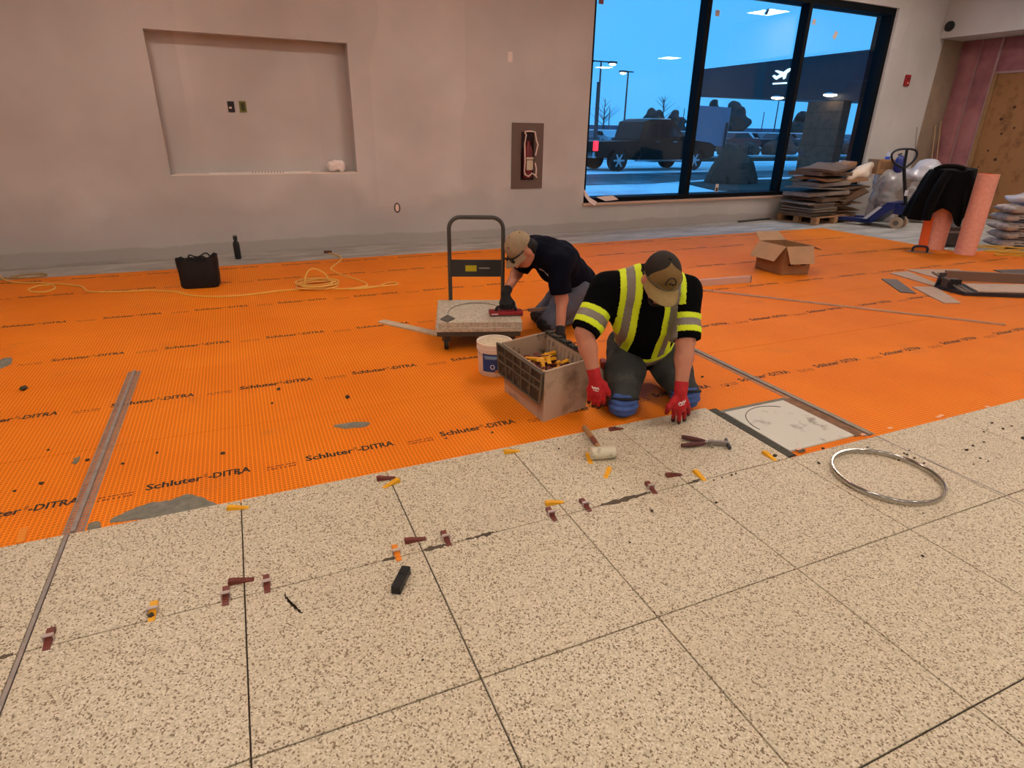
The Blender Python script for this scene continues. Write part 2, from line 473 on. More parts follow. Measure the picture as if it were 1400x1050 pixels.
RX = 12.80                                        # right wall (bulkhead face); the recess behind it ends at 13.55
# floor: slab, mortar bed, tiles, membrane sheets, printed lettering
floor = struct(MB().box((3, -0.4, -0.116), (24.4, 19.2, 0.2)).build('floor', M_CONC))
bed = MB()
bed.poly([G(-6, 0.02, -0.016), G(5.0, 0.02, -0.016), G(5.0, 1.0, -0.016), G(12.5, 1.0, -0.016), G(12.5, 6, -0.016), G(-6, 6, -0.016)], (0, 0, 0.008))
bed.build('mortar_bed', M_JOINT, floor)
g2 = 0.0024
def tile_mesh(i0, i1, j0, j1):
    w, h = (i1 - i0) * TS - 2 * g2, (j1 - j0) * TS - 2 * g2
    return MB().bev((0, 0, -0.005), (w, h, 0.010), None, 0.0012).mesh('tile')
tm = tile_mesh(0, 1, 0, 1); tm.materials.append(M_TILE)
tm0 = tile_mesh(0.011, 1, 0, 1); tm0.materials.append(M_TILE)
tm1 = tile_mesh(0, 0.989, 0, 1); tm1.materials.append(M_TILE)
for i in range(-2, 11):
    for j in range(0, 4):
        if j == 0 and i > 4: continue
        off = 0.0
        me = tm
        if i == 0: me, off = tm0, 0.0055
        if i == -1: me, off = tm1, -0.0055
        o = bpy.data.objects.new('tile', me); COL.objects.link(o); o.parent = floor
        q = G(i + 0.5 + off, j + 0.5 + (0.028 if j == 0 else 0) * 0, random.uniform(-0.0004, 0.0004)); o.location = q; o.rotation_euler = (0, 0, TY)
# membrane sheets, each about a metre wide, laid along the tile rows
edges = [0.06, -1.215, -2.815, -4.40, -6.0, -7.6, -8.15]
i_l = -9.0
for k in range(6):
    j0, j1 = edges[k + 1] + 0.004, edges[k]
    i_r = 17.5 if k < 3 else 15.9
    if k == 0:
        # the first sheet runs under the tile edge and round the hatch
        outline = [(i_l, j0), (i_r, j0), (i_r, 1.02), (5.04, 1.02), (5.04, 0.04), (i_l, 0.04)]
    else:
        outline = [(i_l, j0), (i_r, j0), (i_r, j1 - 0.002), (i_l, j1 - 0.002)]
    c0 = G(0, 0)
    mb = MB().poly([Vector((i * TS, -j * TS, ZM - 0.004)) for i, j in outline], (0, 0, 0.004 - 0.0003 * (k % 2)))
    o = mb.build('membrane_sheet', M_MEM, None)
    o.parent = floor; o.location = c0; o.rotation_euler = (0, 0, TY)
# lettering printed on every sheet
def text_mesh(body, width, height, bold):
    cu = bpy.data.curves.new('lettering', 'FONT'); cu.body = body; cu.size = 1.0; cu.offset = bold; cu.resolution_u = 2; cu.fill_mode = 'FRONT'
    ob = bpy.data.objects.new('lettering', cu); COL.objects.link(ob)
    dg = bpy.context.evaluated_depsgraph_get()
    me = bpy.data.meshes.new_from_object(ob.evaluated_get(dg))
    bpy.data.objects.remove(ob)
    co = np.array([v.co[:] for v in me.vertices]); lo, hi = co.min(0), co.max(0)
    sx, sy = width / (hi[0] - lo[0]), height / 0.73
    me.transform(Matrix.Diagonal((sx, sy, 1, 1)) @ Matrix.Translation((-lo[0], 0, 0)))
    return me
def joined(parts):
    vv, ff = [], []
    for me, dx, dy in parts:
        k = len(vv); vv += [(v.co.x + dx, v.co.y + dy, 0) for v in me.vertices]; ff += [tuple(i + k for i in p_.vertices) for p_ in me.polygons]
    me = bpy.data.meshes.new('lettering'); me.from_pydata(vv, [], ff); return me
brand_me = joined([(text_mesh('Schluter', 0.222, 0.050, 0.03), 0, 0), (text_mesh('\u00ae', 0.018, 0.034, 0.0), 0.225, 0.020), (text_mesh('-DITRA', 0.176, 0.050, 0.03), 0.244, 0)]); brand_me.materials.append(M_PRINT)
fp = MB()
for r in range(2):
    x = 0.0
    while x < 0.125:
        w = random.choice((0.007, 0.010, 0.014)); fp.add([(x, -r * 0.022, 0), (x + w, -r * 0.022, 0), (x + w, -r * 0.022 + 0.010, 0), (x, -r * 0.022 + 0.010, 0)], [(0, 1, 2, 3)]); x += w + random.choice((0.003, 0.003, 0.010))
fine_me = fp.mesh('fine_print'); fine_me.materials.append(M_PRINT2)
rows = [(-0.395, 0.385, 17), (-2.045, 1.025, 17), (-3.585, 0.262, 17), (-5.17, -0.579, 15.6), (-6.75, 0.30, 15.6), (-7.85, 0.75, 15.4)]
sheets = [c for c in floor.children if c.name.startswith('membrane_sheet')]
for k, (j, s0, imax) in enumerate(rows):
    i = s0 - 1.085 * 6
    while i < imax - 0.7:
        for me, di in ((brand_me, 0.0), (fine_me, 0.80)):
            o = bpy.data.objects.new('printed_lettering' if me is brand_me else 'fine_print', me); COL.objects.link(o)
            o.parent = sheets[k]
            o.location = Vector(((i + di) * TS, -(j) * TS, ZM + 0.0006))
        i += 1.085

# mortar smears and the metal movement profiles
def smear(pts, z0, th, m, name='mortar_smear'):
    c = sum((Vector(q) for q in pts), Vector()) / len(pts); out = []
    for q in smoothpath(pts, 5, True): out.append(q + Vector((random.uniform(-.006, .006), random.uniform(-.006, .006), 0)))
    top = [c + (q - c) * 0.93 + Vector((0, 0, th)) for q in out]; n = len(out)
    mb = MB().add(out + top, [(i, (i + 1) % n, (i + 1) % n + n, i + n) for i in range(n)] + [tuple(range(n, 2 * n)), tuple(range(n - 1, -1, -1))])
    return mb.build(name, m, floor)
for pts in ([(150, 714), (170, 700), (200, 689), (232, 684), (256, 676), (280, 682), (302, 691), (280, 697), (215, 707)],
            [(455, 582), (475, 579), (505, 577), (500, 583), (470, 586)],
            [(0, 492), (14, 489), (16, 496), (4, 503), (-8, 503)],
            [(120, 718), (132, 713), (138, 720), (125, 726)], [(99, 631), (108, 624), (110, 629), (103, 634)]):
    smear([P(x, y, ZM) for x, y in pts], 0, 0.0035, M_MORTAR)
def profile(name, label, a, b, w, legs, z=ZM, h=0.011):
    a, b = Vector(a), Vector(b); d = (b - a).normalized(); s = Vector((-d.y, d.x, 0))
    t = thing(name, label, 'metal strip', (a + b) / 2)
    MB().bar(a + Vector((0, 0, h / 2)), b + Vector((0, 0, h / 2)), w, h).build('rib', M_STRIP, t)
    if legs:
        for sg in (-1, 1):
            mb = MB(); L = (b - a).length; n = int(L / 0.017)
            mb.bar(a + s * sg * (w / 2 + 0.026) + Vector((0, 0, .001)), b + s * sg * (w / 2 + 0.026) + Vector((0, 0, .001)), 0.005, 0.002)
            for q in range(n):
                c = a + d * (q + 0.5) * L / n + s * sg * (w / 2 + 0.012) + Vector((0, 0, 0.001))
                mb.bar(c - s * 0.013, c + s * 0.013, 0.008, 0.002)
            mb.build('anchoring_leg', M_STRIP, t)
    return t
profile('movement_profile', 'grey metal movement profile with slotted legs laid on orange membrane', G(0.025, -0.02, ZM), G(0.036, -2.945, ZM), 0.016, True)
profile('movement_profile', 'long metal movement profile running beside the white mortar square', G(5.985, 0.96, ZM), G(5.97, -2.6, ZM), 0.022, True)
profile('edge_strip', 'thin double metal strip set in the joint between two tile columns', G(0.0, 0.0, ZM), G(0.0, 3.9, ZM), 0.012, False, h=0.0105)
MB().bar(G(5.985, 1.0, -0.004), G(5.985 + 0.06, 2.2, -0.004), 0.010, 0.0085).build('joint_strip', M_STRIP, floor)

# hatch square left open between the tiles: white mortar board, dark notched margin, orange margin
M_BOARD = mat('white_mortar_board', (206, 202, 190), 0.8, second=(120, 108, 96), vscale=9, sfac=(0.56, 0.74), bump=0.3, bscale=30)
t = thing('hatch_infill', 'white mortar-smeared square infill set beside the worker in red gloves', 'floor infill', G(5.46, 0.53, ZM))
MB().poly([G(5.105, 0.14, ZM), G(5.83, 0.14, ZM), G(5.835, 0.915, ZM), G(5.10, 0.915, ZM)], (0, 0, 0.008)).build('board', M_BOARD, t)
mb = MB(); cc = G(5.47, 0.50, ZM + 0.0085)
arc = [cc + TU * (0.20 * math.cos(a)) - TV * (0.20 * math.sin(a)) for a in [math.radians(q) for q in range(50, 190, 8)]]
mb.tube(arc, 0.0022, 5); mb.build('scribed_arc', M_JOINT, t)
M_DARKM = mat('dark_wet_mortar', (40, 38, 33), 0.7)
M_RIDGE = mat('mortar_ridge', (92, 88, 76), 0.7)
m1 = MB().poly([G(5.005, 0.03, ZM), G(5.10, 0.03, ZM), G(5.10, 0.98, ZM), G(5.005, 0.98, ZM)], (0, 0, 0.003)); m1.build('notched_margin', M_DARKM, t)
mb = MB()
for q in range(44):
    j = 0.05 + q * 0.021; mb.bar(G(5.012, j + .012, ZM + .004), G(5.095, j, ZM + .004), 0.0055, 0.004)
mb.build('mortar_ridges', M_RIDGE, t)
MB().poly([G(5.835, 0.12, ZM), G(5.95, 0.12, ZM), G(5.95, 0.93, ZM), G(5.835, 0.93, ZM)], (0, 0, 0.004)).build('mortar_margin', mat('brown_mortar', (128, 92, 66), 0.85, var=0.3, vscale=18), t)
MB().poly([G(5.08, 0.085, ZM), G(5.9, 0.085, ZM), G(5.9, 0.135, ZM), G(5.08, 0.135, ZM)], (0, 0, 0.004)).build('mortar_margin', M_MORTAR, t)

# back wall: drywall with a shallow niche and the window opening
NX0, NX1, NZ0, NZ1 = -0.35, 1.755, 0.895, 2.345
WX0, WX1, WZ0, WZ1 = 5.16, 11.47, 0.40, 3.50
CEIL = 4.0
xs = [-9.0, NX0, NX1, WX0, WX1, RX + 0.13]
def cell(mb, x0, x1, z0, z1, y0=WALL_Y, y1=WALL_Y + 0.34): mb.box(((x0 + x1) / 2, (y0 + y1) / 2, (z0 + z1) / 2), (x1 - x0, y1 - y0, z1 - z0))
mb = MB()
cell(mb, -9, NX0, -0.016, CEIL); cell(mb, NX0, NX1, -0.016, NZ0); cell(mb, NX0, NX1, NZ1, CEIL); cell(mb, NX0, NX1, NZ0, NZ1, WALL_Y + 0.22)
cell(mb, NX1, WX0, -0.016, CEIL); cell(mb, WX0, WX1, -0.016, WZ0); cell(mb, WX0, WX1, WZ1, CEIL); cell(mb, WX1, RX + 0.13, -0.016, CEIL)
wall_back = struct(mb.build('wall_back', M_WALL))
M_TRIM = mat('white_corner_bead', (226, 214, 204), 0.6)
for a, b in (((NX0, NZ0), (NX1, NZ0)), ((NX1, NZ0), (NX1, NZ1)), ((NX0, NZ1), (NX1, NZ1)), ((NX0, NZ0), (NX0, NZ1))):
    MB().box(((a[0] + b[0]) / 2, WALL_Y - .0005, (a[1] + b[1]) / 2), (abs(b[0] - a[0]) + .010, .003, abs(b[1] - a[1]) + .010)).build('corner_bead', M_TRIM if a[1] == b[1] == NZ0 else M_WALL, wall_back)
MB().box(((NX0 + NX1) / 2, WALL_Y + .11, NZ0 + .003), (NX1 - NX0 - .002, .218, .006)).build('niche_bounce_ledge', M_TRIM, wall_back)  # white plane added on the ledge to bounce light into the niche
M_UNP = mat('unpainted_drywall', (150, 128, 108), 0.8, var=0.12, vscale=4)
struct(MB().box(((RX + 0.13 + 13.75) / 2, WALL_Y + 0.17, 2.0), (13.75 - RX - 0.13, 0.34, 4.03)).build('wall_return', M_UNP))
# right wall: bulkhead over an unfinished recess with batts, studs and plywood
M_PINK = mat('pink_insulation', (166, 108, 110), 0.9, second=(136, 84, 88), vscale=3.5, sfac=(0.4, 0.7), bump=0.8, bscale=7)
M_PLY = mat('knotty_plywood', (150, 104, 62), 0.7, second=(112, 72, 38), vscale=5, sfac=(0.5, 0.72))
M_STUD = mat('galvanised_stud', (176, 140, 138), 0.5, 0.2)
wall_right = struct(MB().box((13.65, 5.9, 1.99), (0.2, 4.5, 4.02)).build('wall_right', M_UNP))
bulk = MB().box((13.16, 5.57, 3.57), (0.72, 5.14, 0.90)); struct(bulk.build('wall_bulkhead', M_WALL))
for y1, y0 in ((8.13, 7.78), (7.765, 7.44), (7.42, 6.85), (6.83, 6.25)):
    top = 3.11; zb = 0.0 if y0 > 7.43 else 2.56
    mb = MB(); n = 14; vv = []; ff = []
    for a in range(7):
        for k in range(n + 1):
            y = y0 + (y1 - y0) * a / 6; z = zb + (top - zb) * k / n
            x = 13.545 - 0.025 * math.sin(math.pi * a / 6) ** 0.5 * (0.8 + 0.4 * random.random()) if 0 < a < 6 else 13.545
            vv.append((x, y, z))
    for a in range(6):
        for k in range(n): q = a * (n + 1) + k; ff.append((q, q + 1, q + n + 2, q + n + 1))
    mb.add(vv, ff).build('insulation_batt', M_PINK, wall_right, smooth=True)
for y in (7.772, 7.43, 6.84):
    zb = 0.0 if y > 7.0 else 2.56
    MB().bar((13.535, y, zb), (13.535, y, 3.11), 0.012 if y > 7.5 else 0.04, 0.03, up=(1, 0, 0)).build('stud', M_STUD, wall_right)
MB().box((13.52, 7.37, 1.27), (0.05, 0.07, 2.54)).build('stud', mat('pine_stud', (150, 112, 74), 0.7, var=.2, vscale=6), wall_right)
MB().box((13.53, 6.72, 1.26), (0.03, 1.22, 2.52)).build('plywood_panel', M_PLY, wall_right)
M_KNOT = mat('wood_knot', (70, 38, 18), 0.7)
for k, (y, z, r) in enumerate(((7.06, 1.75, .03), (6.98, 1.5, .022), (6.9, 1.95, .028), (7.12, 1.2, .02), (6.95, 1.05, .03), (7.2, 0.9, .016), (6.8, 1.6, .02))):
    MB().cyl((13.516, y, z), (13.513, y, z), r, seg=10).build('knot', M_KNOT, wall_right)
MB().box((13.52, 6.85, 2.54), (0.05, 1.1, 0.035)).build('header_stud', M_STUD, wall_right)
struct(MB().box((-9.1, -0.9, 2.0), (0.2, 18.5, 4.03)).build('wall_left', M_WALL))
struct(MB().box((5, -10.1, 2.0), (28, 0.2, 4.03)).build('wall_front', M_WALL))
struct(MB().box((16.0, 3.15, 2.0), (4.9, 0.3, 4.03)).build('wall_side', M_WALL))
struct(MB().box((18.5, -3.4, 2.0), (0.2, 13.4, 4.03)).build('wall_far', M_WALL))
struct(MB().box((17.0, -3.4, -0.116), (3.6, 13.2, 0.2)).build('floor_side', M_CONC))
struct(MB().box((4.7, -0.85, CEIL + 0.1), (27.8, 18.7, 0.2)).build('ceiling', M_CEIL))
# ceiling panels; second one added off grid to brighten wall right of window
PANELS = [(12.18, 4.75), (9.9, 6.4), (3.44, 4.75), (-0.93, 4.75), (7.81, 0.4), (3.44, 0.4), (-0.93, 0.4), (-5.3, 0.4),
          (16.5, -4.0), (12.18, -4.0), (7.81, -4.0), (3.44, -4.0), (-0.93, -4.0), (-5.3, -4.0), (16.6, -8.6), (7.81, -8.4), (-0.93, -8.4)]
lamp0 = None
for (x, y) in PANELS:
    if lamp0 is None:
        lamp0 = thing('ceiling_panel_light', 'square flat ceiling panel light with thin white rim', 'ceiling light', (x, y, CEIL), 0, 'square panel lights in the ceiling')
        MB().box((0, 0, -0.012), (0.66, 0.66, 0.012)).build('diffuser', M_LAMP, lamp0, world=False)
        mb = MB()
        for sx, sy, a, b in ((0, .345, .72, .03), (0, -.345, .72, .03), (.345, 0, .03, .66), (-.345, 0, .03, .66)): mb.box((sx, sy, -0.011), (a, b, 0.022))
        mb.build('rim', M_WHITEM, lamp0, world=False)
    else: dup(lamp0, (x, y, CEIL))

# window: black aluminium frame, three tall panes, timber sill
win = struct(MB().box(((WX0 + WX1) / 2, 8.345, WZ0 + 0.035), (WX1 - WX0, 0.30, 0.07)).build('window_1', M_FRAME))
fr = lambda x0, x1, z0, z1, nm: MB().box(((x0 + x1) / 2, 8.28 if nm == 'mullion' else 8.345, (z0 + z1) / 2), (x1 - x0, 0.17 if nm == 'mullion' else 0.30, z1 - z0)).build(nm, M_FRAME, win)
fr(WX0, WX1, 3.40, WZ1, 'frame_head'); fr(WX0, WX0 + 0.06, WZ0 + .07, 3.40, 'frame_jamb'); fr(WX1 - 0.08, WX1, WZ0 + .07, 3.40, 'frame_jamb')
fr(7.18, 7.265, WZ0 + .07, 3.40, 'mullion'); fr(9.31, 9.39, WZ0 + .07, 3.40, 'mullion')
def glass_material():
    m = bpy.data.materials.new('clear_window_glass'); m.use_nodes = True; n, l = m.node_tree.nodes, m.node_tree.links
    n.clear(); out = n.new('ShaderNodeOutputMaterial'); tr = n.new('ShaderNodeBsdfTransparent'); gl = n.new('ShaderNodeBsdfGlossy'); mx = n.new('ShaderNodeMixShader'); fz = n.new('ShaderNodeFresnel')
    tr.inputs['Color'].default_value = (0.93, 0.97, 1.0, 1); gl.inputs['Roughness'].default_value = 0.0; fz.inputs['IOR'].default_value = 1.5
    l.new(math_n(n, l, 'MULTIPLY', fz.outputs[0], 1.6), mx.inputs[0]); l.new(tr.outputs[0], mx.inputs[1]); l.new(gl.outputs[0], mx.inputs[2]); l.new(mx.outputs[0], out.inputs['Surface'])
    return m
M_GLASS = glass_material()
for x0, x1 in ((WX0 + .06, 7.18), (7.265, 9.31), (9.39, WX1 - 0.08)):
    me = bpy.data.meshes.new('pane'); me.from_pydata([(x0, 8.30, WZ0 + .07), (x1, 8.30, WZ0 + .07), (x1, 8.30, 3.40), (x0, 8.30, 3.40)], [], [(0, 1, 2, 3)])
    link_mesh('pane', me, M_GLASS, win)
MB().box(((WX0 + WX1) / 2, WALL_Y + 0.01, WZ0 - 0.012), (WX1 - WX0 + 0.04, 0.10, 0.03)).build('window_sill', mat('sill_timber', (196, 160, 134), 0.6), win)
# ------------------------------------------------------------------ small things on the tiles
M_YEL = mat('yellow_plastic', (232, 168, 24), 0.5); M_ORA = mat('orange_plastic', (226, 132, 30), 0.5); M_MAR = mat('maroon_plastic', (112, 52, 42), 0.5)
M_CLIP = mat('clear_plastic_clip', (206, 186, 176), 0.35, alpha=0.75)
M_BLACKR = mat('black_rubber', (22, 22, 22), 0.55, var=0.3, vscale=60)
def wedge_mesh(L=0.082, w=0.020, h=0.017):
    mb = MB(); x0, x1 = -L / 2, L / 2; a = w / 2
    pr = [(x0, 0.0015), (x0 + 0.012, 0.003), (x1 - 0.02, h * 0.92), (x1 - 0.004, h), (x1, h * 0.8), (x1, 0)]
    lo = [(x0, 0), (x1, 0)]
    outline = [(x0, 0)] + pr
    mb.poly([(x, -a, z) for x, z in outline], (0, w, 0))
    for k in range(6):                             # teeth on the sloping face
        x = x0 + 0.016 + k * 0.008; z = 0.003 + (h * 0.92 - 0.003) * (x - x0 - 0.012) / (L - 0.032)
        mb.box((x, 0, z + 0.0006), (0.0022, w * 0.8, 0.0018))
    me = mb.mesh('wedge_body'); return me
WEDGE = wedge_mesh()
WM = {}
for nm, m_ in (('yellow', M_YEL), ('orange', M_ORA), ('maroon', M_MAR)):
    q = WEDGE.copy(); q.materials.append(m_); WM[nm] = q
cl = MB(); cl.box((0, 0, 0.0205), (0.012, 0.030, 0.004)); cl.box((0, 0.0135, 0.010), (0.012, 0.003, 0.021)); cl.box((0, -0.0135, 0.010), (0.012, 0.003, 0.021))
cl.box((0, 0.0, -0.0005), (0.012, 0.026, 0.002))
CLIP = cl.mesh('spacer_clip'); CLIP.materials.append(M_CLIP)
def wedge(a, b, colr, clip, label, group, z=0.0006):
    a, b = P(*a), P(*b); d = b - a
    t = thing('levelling_wedge', label, 'wedge', (a + b) / 2 + Vector((0, 0, z)), math.atan2(d.y, d.x), group)
    o = bpy.data.objects.new('wedge_body', WM[colr]); COL.objects.link(o); o.parent = t
    if clip:
        o = bpy.data.objects.new('spacer_clip', CLIP); COL.objects.link(o); o.parent = t
    return t
GW = 'levelling wedges on the tiles'
for a, b, c_, k, lb in [
    ((62, 892), (73, 860), 'maroon', 1, 'maroon levelling wedge with clear clip beside the thin metal strip'),
    ((206, 853), (213, 823), 'yellow', 1, 'yellow levelling wedge with clear clip and dark mortar crumb'),
    ((348, 792), (312, 799), 'maroon', 0, 'maroon levelling wedge lying across a joint above a clipped wedge'),
    ((308, 831), (310, 803), 'maroon', 1, 'maroon levelling wedge with clear clip touching the crosswise wedge'),
    ((366, 814), (364, 787), 'maroon', 1, 'maroon levelling wedge with clear clip near the dark splinter of mortar'),
    ((341, 694), (310, 697), 'yellow', 0, 'yellow levelling wedge across the joint beside the grey mortar smear'),
    ((541, 653), (515, 657), 'maroon', 0, 'maroon levelling wedge just behind a yellow one at the tile edge'),
    ((522, 668), (548, 657), 'yellow', 0, 'yellow levelling wedge in front of a maroon one at the tile edge'),
    ((584, 736), (552, 743), 'maroon', 0, 'maroon levelling wedge across the joint near the black rubber block'),
    ((547, 769), (538, 747), 'orange', 1, 'orange levelling wedge with clear clip beside the black rubber block'),
    ((616, 749), (604, 727), 'maroon', 1, 'maroon levelling wedge with clear clip over the dark mortar gap'),
    ((711, 616.5), (689, 620), 'yellow', 0, 'yellow levelling wedge at the tile edge in front of the grey crate'),
    ((772, 686), (744, 691), 'yellow', 0, 'yellow levelling wedge beside a clipped maroon wedge at a tile corner'),
    ((761, 715), (747, 695), 'maroon', 1, 'maroon levelling wedge with clear clip below the yellow corner wedge'),
    ((809, 702), (792, 683), 'maroon', 1, 'maroon levelling wedge with clear clip at one end of the long dark mortar gap'),
    ((898, 677), (882, 660), 'maroon', 1, 'maroon levelling wedge with clear clip at far end of the long mortar gap'),
    ((931, 649), (912, 652), 'maroon', 0, 'maroon levelling wedge with stub across a joint near the pliers'),
    ((966, 659), (947, 644), 'yellow', 0, 'yellow levelling wedge on the tile corner below the pliers'),
    ((1062, 631), (1042, 619), 'yellow', 0, 'yellow levelling wedge with dark crumb beside the dark notched margin'),
    ((852, 586), (833, 589), 'maroon', 0, 'maroon levelling wedge on the joint in front of the kneeling worker'),
    ((809, 637), (802, 620), 'yellow', 0, 'yellow levelling wedge lying loose against the white mallet head'),
    ((827, 655), (834, 641), 'yellow', 0, 'yellow levelling wedge lying loose alone near the white mallet')]:
    wedge(a, b, c_, k, lb, GW)
a, b = P(28, 743, ZM), P(33, 723, ZM)
tag(MB().bar(a + Vector((0, 0, .003)), b + Vector((0, 0, .003)), 0.026, 0.006).build('wood_shim', M_ORA), 'flat orange-brown shim lying on the membrane at the tile edge', 'shim')
# dark mortar squeezed out of the joints
M_DGAP = mat('dark_squeezed_mortar', (84, 72, 58), 0.85, var=.3, vscale=40)
for pts in ([(820, 691), (840, 684), (866, 677), (890, 672), (872, 680), (846, 688)], [(579, 753), (590, 747), (607, 744), (611, 746), (596, 751)], [(632, 739), (655, 731), (676, 727), (668, 732), (650, 736)],
            [(0, 898), (12, 893), (14, 896), (2, 902)], [(388, 812), (396, 822), (409, 834), (414, 839), (404, 832), (394, 822)], [(520, 767), (541, 760), (540, 764)], [(940, 661), (956, 655), (956, 658)], [(1090, 617), (1100, 614), (1098, 618)]):
    smear([P(x, y, 0.0) for x, y in pts], 0, 0.0012, M_DGAP, 'squeezed_mortar')
# crumbs
M_CR = mat('mortar_crumb', (64, 54, 42), 0.9)
cr = MB().ball((0, 0, 0.004), (0.008, 0.006, 0.005), 7, 4); random.seed(3); cr.jitter(0.0012); CRM = cr.mesh('mortar_crumb'); CRM.materials.append(M_CR)
def crumb(x, y, s, lab, z=0.0, grp='mortar crumbs on the tiles'):
    o = bpy.data.objects.new('mortar_crumb', CRM); COL.objects.link(o); o.location = P(x, y, z); o.rotation_euler = (0, 0, random.uniform(0, 6)); o.scale = (s, s, s * .8)
    return tag(o, lab, 'crumb', grp)
L1 = 'small dark mortar crumb lying on the tile beside the steel ring'
for x, y, s in ((1125, 614, 1.2), (1186, 612, .8), (1215, 624, .9), (1228, 630, .7), (1119, 634, 1.1), (1236, 620, .8), (1243, 616, .7), (1263, 634, .8), (1262, 702, .6), (1240, 622, .9), (1250, 627, 1.0)): crumb(x, y, s, L1)
L2 = 'small dark mortar crumb scattered over the tiles right of the steel ring'
for x, y, s in ((1321, 616, 1.2), (1330, 610, 1.0), (1345, 605, .9), (1356, 579, 1.1), (1371, 587, 1.2), (1345, 591, .8), (1398, 600, 1.6), (1340, 627, .8), (1351, 631, .7), (1331, 635, .6), (1383, 583, .8)): crumb(x, y, s, L2)
L3 = 'small dark mortar crumb on the tiles near the yellow wedges'
for x, y, s in ((1059, 624, 1.6), (987, 653, .7), (1000, 650, .9), (1006, 648, .7), (976, 657, .7), (979, 688, 1.0), (891, 699, .9), (861, 742, .6), (1261, 761, .9), (207, 843, 1.6), (578, 903, .6), (764, 614, .8), (838, 668, .5)): crumb(x, y, s, L3)
L4 = 'dark mortar crumb lying on the orange membrane'
for x, y, s in ((33, 533, 3.2), (57, 662, 1.5), (305, 621, 1.6), (381, 533, 1.8), (475, 544, 2.2), (372, 552, 1.2), (215, 620, 1.2), (66, 616, 1.0), (20, 672, 1.0), (168, 635, 1.2), (120, 630, 1.4), (960, 516, 1.4), (995, 528, 1.2), (327, 648, 1.3), (673, 592, 1.1), (610, 600, .9)): crumb(x, y, s, L4, ZM, 'mortar crumbs on the membrane')

# black rubber block
a, b = P(541, 813), P(556, 783); d = b - a
t = thing('rubber_block', 'black rubber beating block lying askew on a tile', 'block', (a + b) / 2, math.atan2(d.y, d.x))
L = d.length * 1.02
MB().bev((0, 0, 0.0165), (L, 0.032, 0.031), None, 0.003).build('block_body', M_BLACKR, t, world=False)
MB().box((L * 0.12, 0.0, 0.033), (0.006, 0.024, 0.0015)).build('moulded_ridge', M_BLACKR, t, world=False)
MB().box((L * 0.05, -0.0162, 0.016), (L * 0.4, 0.001, 0.008)).build('scuffed_print', mat('scuffed_grey', (88, 84, 78), .8), t, world=False)
# white mallet
h0, h1 = P(807, 620, 0.032), P(841, 618, 0.032); hc = (h0 + h1) / 2; g0 = P(799, 584, 0.018)
t = thing('mallet', 'white rubber mallet with wooden handle lying on a tile', 'mallet', Vector((hc.x, hc.y, 0)))
ax = (h1 - h0).normalized()
Rm = ax.to_track_quat('Z', 'Y').to_matrix(); HL = (h1 - h0).length
M_WRUB = mat('soiled_white_rubber', (206, 196, 170), 0.7, second=(128, 112, 92), vscale=28, sfac=(.52, .7))
MB().lathe(h0, [(0.024, 0), (0.031, 0.004), (0.031, HL - 0.004), (0.024, HL)], 24, Rm).build('mallet_head', M_WRUB, t, smooth=True)
dm = (g0 - hc); 
MB().tube([hc, hc + dm * 0.3, hc + dm * 0.6, g0], [0.011, 0.011, 0.013, 0.0135], 12).build('wooden_handle', mat('handle_wood', (164, 120, 78), 0.6, var=.2, vscale=20), t, smooth=True)
MB().tube([hc + dm * 0.30, hc + dm * 0.55], [0.0122, 0.0135], 12).build('handle_band', mat('maroon_band', (120, 60, 48), .6), t)
# pliers
t = thing('wedge_pliers', 'levelling pliers with maroon grips and steel jaws on a tile', 'pliers', P(962, 605))
piv = P(972, 605, 0.016)
for e, nm in (((932, 597), 'grip'), ((932, 609), 'grip')):
    q = P(*e, 0.016); d = piv - q
    MB().tube([q, q + d * 0.25, q + d * 0.7, q + d * 0.8], [0.010, 0.0125, 0.011, 0.008], 10).build('grip', mat('maroon_grip', (84, 40, 36), .55), t, smooth=True)
    MB().tube([q + d * 0.75, piv], 0.006, 8).build('handle_bar', M_STEEL, t)
jw = P(996, 606, 0.016)
MB().cyl(piv - Vector((0, 0, .012)), piv + Vector((0, 0, .012)), 0.013, seg=14).build('pivot', M_ALU, t)
MB().bar(piv, jw, 0.020, 0.018).build('jaw', M_ALU, t)
MB().bar(P(992, 601, .016), P(998, 613, .016), 0.012, 0.016).build('pusher', mat('dark_steel', (70, 66, 66), .4, .6), t)
MB().bar(piv, P(974, 612, .01), 0.010, 0.008).build('spring_lever', M_ALU, t)
# steel ring
rc = P(1211, 653); ring_r = 0.229
t = tag(MB().lathe((rc.x, rc.y, 0.0003), [(ring_r - .008, 0), (ring_r + .002, 0), (ring_r + .004, 0.005), (ring_r + .004, 0.020), (ring_r, 0.025), (ring_r - .006, 0.025), (ring_r - .010, .020), (ring_r - .010, .005), (ring_r - .008, 0)], 72, None, False).build('trim_ring', M_STEEL, smooth=True), 'polished steel trim ring lying flat on the tiles', 'ring')
# small white tape tabs along the tile edge on the far side
for k, (x, y) in enumerate(((1092, 614), (1180, 594), (1217, 585), (1283, 570), (1287, 568), (1350, 556))):
    q = P(x, y, 0)
    tag(MB().box((q.x, q.y, 0.0006), (0.03, 0.016, 0.001), TY).build('tape_tab', mat('pale_tape', (226, 176, 150), .5)), 'small pale tape tab stuck along the tile edge', 'tape', 'tape tabs along the tile edge')

